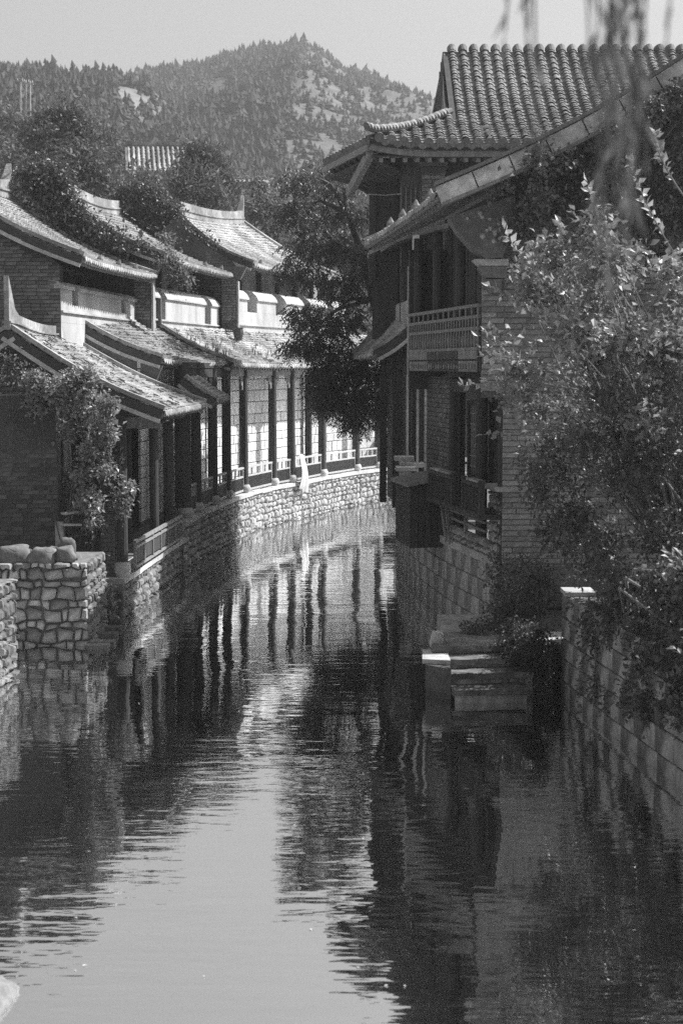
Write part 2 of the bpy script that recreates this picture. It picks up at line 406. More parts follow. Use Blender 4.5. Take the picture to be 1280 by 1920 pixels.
def plant(name, base, blobs, n, L, W, m, label, cat, seed=1, droop=.3, clump=10, k=14, r0=.03, group=None, shell=.55, trunk=None, spread=None, wood=bark_m, crownname='crown', nleaf=0, leafmat=None):
    rr = random.Random(seed+99); root = thing(name, V(base), label, cat, group)
    mb, cen = cloud(blobs, n, L, W, seed, droop, clump, shell, spread)
    part(crownname, mb, m, root, stuff=True)
    if trunk:
        t = MB(); t.tube([V(p) for p in trunk], [r0*2.4*(1-.75*i/(len(trunk)-1)) for i in range(len(trunk))], 8); part('trunk', t, wood, root, smooth=True)
    if k: part('branches', twigs(trunk[-1] if trunk else base, cen, rr, k, r0), wood, root, smooth=True)
    if nleaf:
        lm = MB(); leaf_into(lm, V((0, 0, 0)), Y_, Z, 1, .5); me = lm.mesh('leaf', leafmat or m)
        cs = sorted(cen, key=lambda c: (0 if in_frame(c) else 1, c.y))[:max(nleaf//2, 1)]
        for q in range(nleaf):
            c = rr.choice(cs)+rvec(rr)*L*1.4; o = bpy.data.objects.new('leaf', me); COL.objects.link(o); o.parent = root
            o.location = c-wloc(root)+V((0, -L*.5, 0)); o.rotation_euler = (rr.uniform(-1.1, .7), rr.uniform(-.8, .8), rr.uniform(0, 6.28)); s = L*rr.uniform(.9, 1.35); o.scale = (s, s, s)
    return root
# ================================================================= THE SETTING
# ground to the horizon, below the water
g = MB(); g.add([(-4000, -300, -1), (4000, -300, -1), (4000, 5000, -1), (-4000, 5000, -1)], [(0, 1, 2, 3)]); structure('ground', g, soil_m)
# water
wm = bpy.data.materials.new('canal_water'); wm.use_nodes = True; t = wm.node_tree; N = t.nodes; Lk = t.links; N.remove(N['Principled BSDF'])
gl = N.new('ShaderNodeBsdfGlossy'); gl.inputs['Roughness'].default_value = .015; gl.inputs['Color'].default_value = (.95, .95, .95, 1)
df = N.new('ShaderNodeBsdfDiffuse'); df.inputs['Color'].default_value = (.015, .015, .015, 1)
mx = N.new('ShaderNodeMixShader'); mx.inputs[0].default_value = .86
Lk.new(df.outputs[0], mx.inputs[1]); Lk.new(gl.outputs[0], mx.inputs[2]); Lk.new(mx.outputs[0], N['Material Output'].inputs[0])
tc = N.new('ShaderNodeTexCoord'); hs = []
def wave(sx, sy, sc, amp, det=2, dist=0):
    mp = N.new('ShaderNodeMapping'); mp.inputs['Scale'].default_value = (sx, sy, 1); mp.inputs['Rotation'].default_value = (0, 0, R.uniform(-.12, .12)); Lk.new(tc.outputs['Object'], mp.inputs[0])
    nz = N.new('ShaderNodeTexNoise'); nz.inputs['Scale'].default_value = sc; nz.inputs['Detail'].default_value = det; nz.inputs['Distortion'].default_value = dist; Lk.new(mp.outputs[0], nz.inputs[0])
    q = N.new('ShaderNodeMath'); q.operation = 'MULTIPLY'; q.inputs[1].default_value = amp; Lk.new(nz.outputs[0], q.inputs[0]); return q.outputs[0]
def addn(a, b):
    q = N.new('ShaderNodeMath'); q.operation = 'ADD'; Lk.new(a, q.inputs[0]); Lk.new(b, q.inputs[1]); return q.outputs[0]
rip = addn(wave(.35, 1, 7, .0048, 2), wave(.22, 1, 1.8, .0095, 1, .2))
# breeze patches: ripples come and go over the surface
pm = N.new('ShaderNodeMapping'); pm.inputs['Scale'].default_value = (.5, .22, 1); Lk.new(tc.outputs['Object'], pm.inputs[0])
pn = N.new('ShaderNodeTexNoise'); pn.inputs['Scale'].default_value = 1; pn.inputs['Detail'].default_value = 2; Lk.new(pm.outputs[0], pn.inputs[0])
pr = N.new('ShaderNodeMapRange'); pr.inputs[1].default_value = .38; pr.inputs[2].default_value = .62; pr.inputs[3].default_value = .25; pr.inputs[4].default_value = 1.0; Lk.new(pn.outputs[0], pr.inputs[0])
q = N.new('ShaderNodeMath'); q.operation = 'MULTIPLY'; Lk.new(rip, q.inputs[0]); Lk.new(pr.outputs[0], q.inputs[1])
bp = N.new('ShaderNodeBump'); bp.inputs['Strength'].default_value = 1; bp.inputs['Distance'].default_value = 1.0; Lk.new(q.outputs[0], bp.inputs['Height'])
Lk.new(bp.outputs[0], gl.inputs['Normal'])
g = MB(); g.add([(-14, -30, 0), (16, -30, 0), (16, 75, 0), (-14, 75, 0)], [(0, 1, 2, 3)]); structure('water', g, wm)

QW = smooth_path([(-3.78, 27.4), (-3.66, 29.5), (-3.45, 33), (-3.05, 37.7), (-2.3, 42.6), (-1.1, 46.3), (.17, 49.8), (1.85, 52.8), (4.5, 55.5), (9, 57.5)])
QL = plen(QW)
def q_of_y(y):
    s = 0
    for i in range(len(QW)-1):
        L = (QW[i+1]-QW[i]).length
        if QW[i+1].y >= y: return s+L*(y-QW[i].y)/(QW[i+1].y-QW[i].y)
        s += L
    return s
def qp(s, off=0, z=0):
    """point near the quay edge: off metres back from the water"""
    p, t_ = poly_at(QW, s); n = V((-t_.y, t_.x)); return V((p.x+n.x*off, p.y+n.y*off, z))
S34 = q_of_y(34.2)
# left bank ground
g = MB(); lo = [qp(QL*i/40, .25, .0) for i in range(41)]
n = len(lo)
for i, p in enumerate(lo):
    zz = .70 if p.y < 34.3 else 1.06
    g.v += [V((p.x, p.y, zz)), V((-60, p.y+8 if p.y > 34 else p.y, zz))]
g.f = [(2*i, 2*i+2, 2*i+3, 2*i+1) for i in range(n-1)]
structure('left_bank', g, soil_m)
g = MB(); g.add([(-60, 20, .55), (-5.6, 20, .55), (-5.6, 26.6, .55), (-4.3, 26.6, .58), (-4.3, 27.4, .62), (-60, 27.4, .62)], [(0, 1, 2, 3, 4, 5)]); structure('garden_ground', g, soil_m)
# right bank ground
RB = [(2.62, 25.0), (2.36, 26), (2.0, 28), (1.75, 30), (1.52, 33), (1.45, 37), (1.62, 42), (2.6, 46.5), (6, 50), (16, 52)]
g = MB(); pts = [V((x, y, 1.15)) for x, y in RB]+[V((60, 52, 1.15)), V((60, 25, 1.15))]
g.add(pts, [tuple(range(len(pts)))]); structure('right_bank', g, soil_m)
g = MB(); pts = [(2.4, 22.0, .55), (3.05, 21.45, .55), (60, 21.45, .62), (60, 24.99, .62), (2.62, 24.99, .55)]
g.add(pts, [(0, 1, 2, 3, 4)]); structure('landing_ground', g, soil_m)
g = MB(); pts = [(3.3, 21.3, 1.3), (3.7, 16.6, 1.3), (4.4, 12, 1.3), (5.2, 7, 1.3), (5.7, 0, 1.3), (60, 0, 1.3), (60, 21.3, 1.3)]
g.add(pts, [tuple(range(7))]); structure('right_terrace', g, soil_m)
# hills ------------------------------------------------------------------------------
def interp(tab, x):
    if x <= tab[0][0]: return tab[0][1]
    for (a, b), (c, d) in zip(tab, tab[1:]):
        if x <= c: return b+(d-b)*(x-a)/(c-a)
    return tab[-1][1]
def hill(name, sky, Yf, Yr, zf, u0, u1, soil, nu=150, nv=40, amp=3):
    def P(u, t):
        Yy = lerp(Yf, Yr, t); top = at(u, interp(sky, u), Y=Yr); z = zf+(top.z-zf)*(t**.85)
        x = (u-640)/F*Yr*(1+.0*(t)); 
        nzv = mnoise.noise(V((x*.02, Yy*.02, 3)))*amp*2+mnoise.noise(V((x*.06, Yy*.06, 9)))*amp
        z += nzv*math.sin(math.pi*min(t, 1))*1.0
        return V((x, Yy, z))
    mb = MB(); cols = []
    for i in range(nu+1):
        u = lerp(u0, u1, i/nu)
        for j in range(nv+3):
            if j <= nv: p = P(u, j/nv)
            else:
                p = P(u, 1); k = j-nv; p = V((p.x, p.y+60*k, p.z-24*k))
            mb.v.append(p); cols.append(soil(u, min(1, j/nv)))
    m_ = nv+3
    for i in range(nu):
        for j in range(m_-1): mb.f.append((i*m_+j, (i+1)*m_+j, (i+1)*m_+j+1, i*m_+j+1))
    me = mb.mesh(name, hill_m, smooth=True); a = me.attributes.new('bare', 'FLOAT', 'POINT'); a.data.foreach_set('value', cols)
    o = bpy.data.objects.new(name, me); COL.objects.link(o); o['kind'] = 'structure'
    return P
hill_m = bpy.data.materials.new('hillside'); hill_m.use_nodes = True; t = hill_m.node_tree; N2 = t.nodes; p = N2['Principled BSDF']; p.inputs['Roughness'].default_value = .95
an = N2.new('ShaderNodeAttribute'); an.attribute_name = 'bare'; tcc = N2.new('ShaderNodeTexCoord'); nz = N2.new('ShaderNodeTexNoise'); nz.inputs['Scale'].default_value = .35; nz.inputs['Detail'].default_value = 8; nz.inputs['Roughness'].default_value = .75
t.links.new(tcc.outputs['Object'], nz.inputs[0]); aa = N2.new('ShaderNodeMath'); aa.operation = 'ADD'; t.links.new(an.outputs['Fac'], aa.inputs[0])
ms = N2.new('ShaderNodeMapRange'); ms.inputs[1].default_value = .3; ms.inputs[2].default_value = .7; ms.inputs[3].default_value = -.55; ms.inputs[4].default_value = .5; t.links.new(nz.outputs[0], ms.inputs[0]); t.links.new(ms.outputs[0], aa.inputs[1])
mr = N2.new('ShaderNodeMapRange'); mr.inputs[1].default_value = .1; mr.inputs[2].default_value = 1.0; mr.inputs[3].default_value = .035; mr.inputs[4].default_value = .16; t.links.new(aa.outputs[0], mr.inputs[0]); t.links.new(mr.outputs[0], p.inputs['Base Color'])
skyA = [(-400, 150), (100, 160), (250, 155), (290, 148), (330, 138), (380, 133), (405, 128), (425, 120), (450, 113), (480, 103), (510, 97), (540, 90), (575, 85), (600, 91), (615, 103), (640, 126), (665, 138), (690, 152), (715, 158), (740, 168), (770, 184), (800, 200), (900, 240), (1100, 300), (1700, 360)]
def bareA(u, t):
    b = .08
    if u > 575: b = .55-.3*abs(t-.75)
    if 565 < u < 640 and t > .8: b = .55
    b += .5*math.exp(-((u-320)/35)**2-((t-.93)/.09)**2)
    return b
skyB = [(-500, 90), (-100, 112), (0, 128), (60, 134), (120, 140), (160, 146), (220, 150), (270, 158), (300, 175), (330, 205), (360, 232), (420, 262), (500, 300), (620, 350), (900, 420)]
def bareB(u, t):
    return .05+.9*math.exp(-((u-285)/62)**2-((t-.86)/.12)**2)+.55*math.exp(-((u-215)/40)**2-((t-.62)/.1)**2)+(.15 if u > 300 else 0)
PA = hill('far_hill', skyA, 150, 420, 8, -500, 1700, bareA)
PB = hill('near_hill', skyB, 75, 250, 5, -500, 950, bareB, amp=1.6)
def conifer(mb, p, h, rr):
    r = h*rr.uniform(.26, .48); n = 6; lx = rr.uniform(-.08, .08)*h
    for k in range(4):
        zb = p.z+h*(.02+.2*k); zt = p.z+h*(.42+.17*k)*rr.uniform(.9, 1.06); rk = r*(1-.12*k-.04*k*k)*rr.uniform(.8, 1.15); o = len(mb.v); a0 = rr.uniform(0, 1)
        for i in range(n):
            a = 2*math.pi*i/n+a0; q = rk*rr.uniform(.4, 1.4); mb.v.append(V((p.x+math.cos(a)*q, p.y+math.sin(a)*q, zb+rr.uniform(-.05, .05)*h)))
        mb.v.append(V((p.x+lx*(k/3)+rr.uniform(-.05, .05)*h, p.y, zt)))
        for i in range(n): mb.f.append((o+i, o+(i+1) % n, o+n))
rr = random.Random(5)
wA = MB()
for _ in range(21000):
    u = rr.uniform(150, 860); t_ = rr.uniform(.04, 1.0); b = bareA(u, t_)
    if rr.random() < b*1.15: continue
    if mnoise.noise(V((u*.012, t_*7, 1))) < -.6: continue
    conifer(wA, PA(u, t_)-Z*.2, rr.choice((1.2, 1.8, 2.4, 3.0, 3.6))*rr.uniform(.8, 1.25)*(1 if u < 575 else .6), rr)
part('conifer_wood', wA, conif_m, None)['kind'] = 'stuff'
wB = MB()
for _ in range(14000):
    u = rr.uniform(-80, 760); t_ = rr.uniform(.15, .97); b = bareB(u, t_)
    if rr.random() < b*1.15: continue
    conifer(wB, PB(u, t_)-Z*.2, rr.choice((.9, 1.4, 2.0, 2.6))*rr.uniform(.8, 1.25), rr)
part('hillside_wood', wB, conif_m, None)['kind'] = 'stuff'
# conifers standing out on the skyline
def sky_conifers(P, us, hr, label, group, seed):
    rr = random.Random(seed)
    protos = []
    for _ in range(4):
        mb = MB(); conifer(mb, V((0, 0, 0)), 1, rr); conifer(mb, V((.02, 0, .1)), .85, rr); protos.append((mb.mesh('crown', conif_m)))
    tk = MB(); tk.tube([V((0, 0, -.1)), V((0, 0, .5))], [.03, .015], 5); tkm = tk.mesh('trunk', bark_m)
    for i, u in enumerate(us):
        p = P(u, .985); r = thing('pine_tree', p-Z*.3, label, 'tree', group); h = rr.uniform(*hr)
        for nm, me in (('crown', protos[i % 4]), ('trunk', tkm)):
            o = part(nm, me, None, r); o.scale = (h*rr.uniform(1.0, 1.4), h*1.2, h)
sky_conifers(PB, [2, 14, 70, 93, 104, 117, 152, 160, 178, 195, 208, 218, 228, 240, 250, 262, 283, 290], (1.9, 3.6), 'small dark conifer on the skyline of the wooded left ridge', 'conifers along the left skyline', 3)
sky_conifers(PA, [412, 421, 428, 470, 512, 545, 556], (2.5, 4.5), 'small dark conifer on the crest left of the summit', 'conifers on the crest left of the summit', 4)
sky_conifers(PA, [664, 683, 700, 706, 722, 743, 752, 775], (3, 5), 'dark conifer on the falling ridge right of the summit', 'conifers on the ridge right of the summit', 6)
# haze
hz = MB(); hz.abox(-700, 700, -20, 560, -2.2, 130); ho = part('haze', hz, None, None) if False else None
hm = bpy.data.materials.new('thin_haze'); hm.use_nodes = True; t = hm.node_tree; t.nodes.remove(t.nodes['Principled BSDF']); pv = t.nodes.new('ShaderNodeVolumePrincipled'); pv.inputs['Color'].default_value = (.95, .95, .95, 1)
pv.inputs['Density'].default_value = .0007; pv.inputs['Anisotropy'].default_value = .2; t.links.new(pv.outputs[0], t.nodes['Material Output'].inputs['Volume'])
ho = structure('haze', hz, hm, kind='stuff')

# ================================================================= LEFT BANK
# quay wall
root = thing('quay_wall', (-3.7, 28, 0), 'rubble stone quay wall curving along the left bank under the covered walkway', 'quay wall')
c = MB(); n = 60
for i in range(n+1):
    s = QL*i/n; zz = .62 if s < S34 else .96
    for off, z in ((.07, -.6), (.07, zz), (.55, zz), (.55, -.6)): c.v.append(qp(s, off, z))
for i in range(n):
    for k in range(4): c.f.append((i*4+k, i*4+(k+1) % 4, (i+1)*4+(k+1) % 4, (i+1)*4+k))
c.f.append((0, 1, 2, 3)); part('mortar_core', c, rubd_m, root)
fq = path_face(QW, 1); fqq = lambda a, b, d: fq(a, b, d-.05)
near_first = lambda p: (0 if 30 < p.y < 53 else 1, p.y)
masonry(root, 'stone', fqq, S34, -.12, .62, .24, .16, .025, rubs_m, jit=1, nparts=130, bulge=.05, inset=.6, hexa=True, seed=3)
masonry(root, 'stone', fqq, q_of_y(53.6), -.12, .96, .29, .2, .035, rubq_m, jit=1, nparts=170, bulge=.055, inset=.6, hexa=True, seed=4, u0=S34, pick=lambda p: p.y)
def coping(s0, s1, z, parent, nm='coping_stone'):
    k = int((s1-s0)/.8)
    for i in range(k):
        a, b = s0+(s1-s0)*i/k+.008, s0+(s1-s0)*(i+1)/k-.008; m_ = MB(); pa, pb = qp(a, -.03, z), qp(b, -.03, z); pc, pd = qp(b, .42, z), qp(a, .42, z); jz = R.uniform(-.008, .012)
        m_.prism([pa+Z*jz, pb+Z*jz, pc+Z*jz, pd+Z*jz], (0, 0, .1)); part(nm, m_, cap_m, parent)
coping(0.05, S34, .62, root); coping(S34+.01, q_of_y(53.6), .96, root)
e = MB(); e.abox(-4.35, -3.74, 27.28, 27.36, -.2, .66); part('end_facing', e, rubd_m, root)
masonry(root, 'block', plane_face((-4.35, 27.27, 0), X), .6, -.1, .62, .33, .3, .03, brickdark_m, nparts=20, bulge=.02, seed=8)
# covered walkway: back wall, columns, beams, railings, roof
root = thing('covered_walkway', (-3.2, 40, 1.06), 'long curved waterside gallery with dark timber columns and tiled lean-to roof', 'covered walkway')
wk = root
colpx = [(327, 965), (355, 955), (392, 941), (434, 931), (473, 920), (509, 907), (568, 901), (630, 890), (684, 880), (719, 875)]
COLS = []
for u, v in colpx:
    p = at(u, v, z=1.12); COLS.append(p)
def project_s(p):
    best = min((( (qp(QL*i/600)-V((p.x, p.y, 0))).length), QL*i/600) for i in range(601)); return best[1]
CS = [project_s(p) for p in COLS]
CP = [qp(s, .13, 1.06) for s in CS]
for i, p in enumerate(CP):
    m_ = MB(); top = 4.42
    m_.tube([p+Z*.22, p+Z*1.5, V((p.x, p.y, top))], [.125, .12, .112], 14); c_ = part('column', m_, wood_m, root, smooth=False)
    m_ = MB(); m_.tube([p-Z*.0, p+Z*.05, p+Z*.12, p+Z*.2, p+Z*.235], [.13, .17, .185, .155, .11], 12); part('column_base', m_, cap_m, root, smooth=True)
# back row of posts
SE = q_of_y(53.6)
for i, s in enumerate(CS[:-1]):
    for f_ in ((.5,) if i in (1, 3) else ()):
        p = qp(lerp(CS[i], CS[i+1], f_), .77, 1.06); m_ = MB(); m_.tube([p, V((p.x, p.y, 4.6))], .07, 8); part('wall_post', m_, wood_m, root)
p = qp(CS[7]+.35, .7, 1.06); m_ = MB(); m_.tube([p, V((p.x, p.y, 4.6))], .11, 10); part('column', m_, wood_m, root)
for i in range(len(CP)-1):
    a, b = CP[i], CP[i+1]; d = (b-a).normalized()
    m_ = MB(); m_.beam(V((a.x, a.y, 4.22))+d*.12, V((b.x, b.y, 4.22))-d*.12, .09, .2); part('tie_beam', m_, woodp_m if i > 2 else wood_m, root)
    m_ = MB(); m_.beam(V((a.x, a.y, 4.4))+d*.1, V((b.x, b.y, 4.4))-d*.1, .13, .13); part('eave_purlin', m_, wood_m, root)
    for q_, sg in ((a, 1), (b, -1)):      # carved brackets under the beam
        m_ = MB(); o_ = V((q_.x, q_.y, 4.115))+d*sg*.125; prof = [(0, 0), (.34, 0), (.33, -.05), (.27, -.07), (.26, -.13), (.19, -.15), (.17, -.22), (.1, -.24), (.08, -.33), (0, -.36)]
        nn = d.cross(Z).normalized()
        m_.prism([o_+d*sg*x_+Z*z_-nn*.02 for x_, z_ in prof], nn*.04)
        for kk in range(5): m_.tube([o_+d*sg*(.05+.055*kk)+Z*(-.05-.04*((kk*2) % 3))-nn*.035, o_+d*sg*(.05+.055*kk)+Z*(-.05-.04*((kk*2) % 3))+nn*.035], .022, 6)
        part('carved_bracket', m_, woodp_m if i > 2 else wood_m, root)
    # railing of the bay
    rp = MB(); z0 = 1.06; L_ = (b-a).length; a2, b2 = a+d*.11, b-d*.11
    for z_, h_, w_ in ((.66, .045, .07), (.43, .04, .05), (.07, .05, .06)): rp.beam(V((a2.x, a2.y, z0+z_)), V((b2.x, b2.y, z0+z_)), w_, h_)
    for k in range(5):
        q_ = lerp(a2, b2, (k+.02*(k == 0))/4); rp.beam(V((q_.x, q_.y, z0+.45)), V((q_.x, q_.y, z0+.64)), .04, .045, up=d)
    for q_ in (a2+d*.02, b2-d*.02): rp.beam(V((q_.x, q_.y, z0+.05)), V((q_.x, q_.y, z0+.66)), .05, .05, up=d)
    fr = part('railing_frame', rp, mat('pale_timber', .42, .25, 12, .8, .003, streak=.2), root)
    bl = MB(); nb = int(L_/.068)
    for k in range(1, nb):
        q_ = lerp(a2, b2, k/nb); bl.beam(V((q_.x, q_.y, z0+.09)), V((q_.x, q_.y, z0+.42)), .032, .03, up=d)
    part('railing_bars', bl, iron_m, root, stuff=True)
# back wall of squared blocks
bwall = thing('stone_wall', qp(S34+8, 1.4, 1.06), 'pale squared block wall at the back of the covered walkway', 'wall')
m_ = MB(); nseg = 40; s0 = S34-.3
for i in range(nseg+1):
    s = lerp(s0, SE, i/nseg)
    for off, z in ((.9, 1.0), (.9, 4.5), (1.4, 4.5), (1.4, 1.0)): m_.v.append(qp(s, off, z))
for i in range(nseg):
    for k in range(4): m_.f.append((i*4+k, i*4+(k+1) % 4, (i+1)*4+(k+1) % 4, (i+1)*4+k))
part('wall_core', m_, mortar_m, bwall)
fb = lambda a, b, d: qp(a, .88-d, b)
masonry(bwall, 'block', fb, SE, 1.06, 4.5, .42, .3, .02, ash_m, jit=.6, nparts=300, bulge=.012, inset=.93, seed=12, u0=s0, pick=lambda p: -p.y if p.z < 3.6 else 0, wvar=.45)
# walkway roof (curved lean-to) R3
SR3 = q_of_y(39.6)
def S3(s, t):
    ss = lerp(SR3, SE+.2, s); p = qp(ss, lerp(-.14, 1.85, t), 0); z = 4.42+lerp(0, .98, t)-.1*math.sin(math.pi*t)+.06*(1-s)**6
    return V((p.x, p.y, z))
roof(root, S3, SE-SR3+.2, 2.4, tw=.16, tl=.13, seed=21, verge=(0, None))
m_ = MB(); a = S3(0, .99); m_.box(a+V((.1, -.05, .28)), (X, Y_, Z), (.08, .1, .32)); part('ridge_end', m_, brickdark_m, root)
# soffit/gable piece at its near end
m_ = MB(); pts = [S3(0, t_/6)-Z*.14 for t_ in range(3)]; m_.prism(pts+[pts[2]-Z*.32, pts[0]-Z*.3+V((-.15, 0, 0))], (0, .14, 0)); part('gable_infill', m_, brick_m, root)
# weeds on the walkway roof
rr = random.Random(8); m_ = MB()
for _ in range(70):
    s, t_ = rr.random()**1.4, rr.uniform(.1, .7); p = S3(s, t_)
    for k in range(4): d = V((rr.uniform(-.25, .25), rr.uniform(-.25, .25), 1)); leaf_into(m_, p, d, rvec(rr), rr.uniform(.12, .34), .02)
# grows on the roof, no one could count it
o = part('roof_weeds', m_, leafl_m, None); o['kind'] = 'stuff'
# R2: short roof before it
root = thing('brick_end_lean_to', (-4.5, 37, 4.4), 'short tiled lean-to roof with dark brick end wall above the walkway', 'roof')
S2 = curved((-3.78, 34.0, 4.5), (-2.82, 39.7, 4.46), (-5.75, 34.0, 5.42), (-4.85, 39.9, 5.46), .1, .05)
roof(root, S2, 5.8, 2.2, tw=.16, tl=.13, seed=22, verge=(0, None))
m_ = MB(); pts = [S2(0, t_/6)-Z*.16 for t_ in range(7)]; m_.prism(pts+[V((-5.75, 34, 4.6)), V((-5.2, 34, 4.2)), V((-4.0, 34, 3.9))], (0, .18, 0)); part('gable_wall', m_, brick_m, root)
m_ = MB(); m_.box(S2(0, 1)+V((.12, .0, .1)), (X, Y_, Z), (.07, .12, .22)); part('ridge_end', m_, brickdark_m, root)
# small roof stub between R1 and R2
root = thing('small_porch_roof', (-3.3, 35.6, 3.8), 'small pale tiled roof stub wedged between the nearest roof and the walkway', 'roof')
e0, e1 = at(405, 748, Y=34.2), at(429, 742, Y=36.0); r0_, r1_ = at(345, 708, Y=34.4), at(372, 704, Y=36.4)
S1b = curved(e0, e1, r0_, r1_, .04); roof(root, S1b, 1.8, .9, tw=.15, tl=.12, seed=23, verge=(0, None))
m_ = MB(); m_.beam(lerp(e0, r0_, .6)-Z*.22, lerp(e1, r1_, .6)-Z*.22, .12, .12); part('purlin', m_, wood_m, root)

# R1: nearest house on the left
root = thing('waterside_house', (-5, 28, .6), 'nearest left house, grey brick gable with creeper and low tiled roof', 'house')
E0, E1 = at(307, 770, Y=27.5), at(386, 756, Y=33.4); G0, G1 = at(17, 616, Y=27.6), at(128, 632, Y=34.0)
S1 = curved(E0, E1, G0, G1, .13, .0)
roof(root, S1, 6.1, 3.0, tw=.17, tl=.14, nparts=290, seed=24, verge=(0, 1), rise=.045)
ridge(root, G0+V((-.02, -.05, -.02)), G1+V((0, .05, -.02)), h=.3, w_=.24, fin0=.62, fin1=.4, sag=.12)
m_ = MB(); m_.box(G1+V((.0, .12, .42)), (X, Y_, Z), (.06, .06, .3)); part('ridge_end', m_, brickdark_m, root)
# back slope
B0, B1 = V((-8.6, 27.6, 3.5)), V((-8.6, 34, 3.5)); Sb = curved(B0, B1, G0, G1, .1)
roof(root, lambda s, t_: Sb(s, t_), 6.1, 3.0, tw=.3, tl=.3, seed=25, verge=(0, None), rafters=False)
# gable above the passage
m_ = MB(); zlo = 3.32
pts = [S1(0, t_/8)-Z*.2 for t_ in range(9)]; pts = [V((p.x, 28.05, p.z)) for p in pts]
m_.prism([V((pts[0].x-.25, 28.05, zlo))]+[p for p in pts if p.z > zlo+.1]+[V((-8.3, 28.05, 3.4)), V((-8.3, 28.05, zlo))], (0, .3, 0)); part('gable_wall', m_, mortard_m, root)
def S1clip(cu, cv):
    x = -8.2+cu; 
    if x < G0.x: return cv < 5.0-(G0.x-x)*.5
    t_ = (E0.x-x)/(E0.x-G0.x); return cv < lerp(E0.z, G0.z, t_)-.13*math.sin(math.pi*min(1, max(t_, 0)))-.28
masonry(root, 'brick', plane_face((-8.2, 28.04, 0), X), 4.95, 3.5, 5.1, .27, .075, .012, brick_m, nparts=90, bulge=.004, inset=.95, clip=S1clip, seed=31, pick=lambda p: -p.x)
m_ = MB(); m_.abox(-4.5, -3.15, 27.98, 28.2, 3.3, 3.5); part('gable_beam', m_, woodp_m, root)
# main gable wall in brick
m_ = MB(); m_.abox(-9, -4.84, 27.22, 27.6, .4, 3.9); part('wall_core', m_, mortar_m, root)
fgw = plane_face((-9, 27.2, 0), X)
masonry(root, 'brick', fgw, 4.16, .8, 3.9, .25, .078, .013, brickdark_m, nparts=210, bulge=.004, inset=.95, seed=32, pick=lambda p: (0 if p.z < 3.0 else 1, -p.x))
m_ = MB(); m_.abox(-4.84, -3.95, 28.7, 28.95, .6, 3.35); part('recess_wall', m_, mortard_m, root)
masonry(root, 'brick', plane_face((-4.84, 28.69, 0), X), .9, .7, 3.3, .25, .078, .012, brickdark_m, nparts=0, bulge=.004, inset=.95, seed=33)
m_ = MB(); m_.abox(-4.2, -3.93, 27.72, 28.1, .7, 2.35); part('pier_core', m_, mortard_m, root)
masonry(root, 'brick', plane_face((-4.2, 27.71, 0), X), .27, .7, 2.35, .18, .078, .012, brick_m, nparts=0, bulge=.004, inset=.95, seed=34)
m_ = MB(); m_.abox(-4.86, -4.72, 27.05, 27.2, .9, 1.75); part('corner_stone', m_, rub_m, root)
m_ = MB(); m_.abox(-8.2, -5.6, 28.3, 34, .7, 4.6); part('house_body', m_, brickdark_m, root)
# posts of the passage and its lower rail
for (x_, y_, r_, zb, nm) in ((-3.82, 27.75, .1, .72, 'post'), (-3.66, 31.2, .09, .72, 'post'), (-4.6, 30.6, .1, .72, 'post'), (-4.45, 33.2, .1, .72, 'post'), (-3.72, 34.35, .11, 1.06, 'post'), (-4.9, 32.4, .09, .72, 'post')):
    m_ = MB(); m_.tube([V((x_, y_, zb)), V((x_, y_, 3.62))], r_, 12); part(nm, m_, wood_m, root)
m_ = MB(); p = V((-3.82, 27.75, .72)); m_.tube([p, p+Z*.02, p+Z*.12, p+Z*.24, p+Z*.27], [.12, .13, .15, .14, .12], 12); part('post_base', m_, cap_m, root, smooth=True)
m_ = MB(); a, b = V((-3.86, 28.3, 3.4)), V((-3.4, 34.2, 3.4)); m_.beam(a, b, .14, .2); part('purlin', m_, wood_m, root)
m_ = MB()
for z_ in (.85, 1.2, 1.3): m_.beam(V((-3.66, 28.2, z_-.02)), V((-3.37, 33.6, z_-.06)), .05, .04 if z_ < 1.3 else .06)
for k in range(7): q_ = lerp(V((-3.66, 28.2, .84)), V((-3.37, 33.6, .8)), k/6); m_.beam(q_, q_+Z*.43, .05, .05, up=X)
part('lower_railing', m_, woodp_m, root)
m_ = MB(); a, b = V((-3.67, 28.25, .9)), V((-3.38, 33.5, .85))
m_.beam(a+Z*.14, b+Z*.14, .02, .3); part('railing_board', m_, wood_m, root)
for a_, b_ in (((-4.7, 26.95, 1.9), (-4.28, 27.3, 1.95)), ((-4.72, 26.9, 1.72), (-4.45, 27.1, 1.7))):
    m_ = MB(); m_.beam(V(a_), V(b_), .16, .035); part('jutting_slab', m_, cap_m, root)
# steps down at the waterside
for i, (u, v, sx) in enumerate(((192, 1205, .2), (203, 1190, .16), (213, 1178, .14), (183, 1212, .18))):
    p = at(u, v, z=.03); m_ = MB(); m_.box(p, (V((1, .2*(i % 2), 0)).normalized(), Y_, Z), (sx, .12, .035))
    single('flat_stone', m_, step_m, ['flat wet stone at the water edge, nearest the rubble wall corner', 'flat wet stone second from the quay end at the water edge', 'flat wet stone closest to the quay wall end', 'flat half sunk stone lying lowest beside the rubble wall foot'][i], 'stone')

rr = random.Random(44); m_ = MB()
for S_, k_ in ((S1, 120), (S2, 60), (S3, 120)):
    for _ in range(k_):
        s_, t_ = rr.random(), rr.random(); p, a_, b_, n_ = frame(S_, s_, t_*.95+.02); m_.box(p+n_*.05, ((a_+b_*rr.uniform(-1, 1)).normalized(), (b_-a_*rr.uniform(-1, 1)).normalized(), n_), (rr.uniform(.02, .07), rr.uniform(.02, .06), .008))
part('roof_litter', m_, bark_m, None)['kind'] = 'stuff'
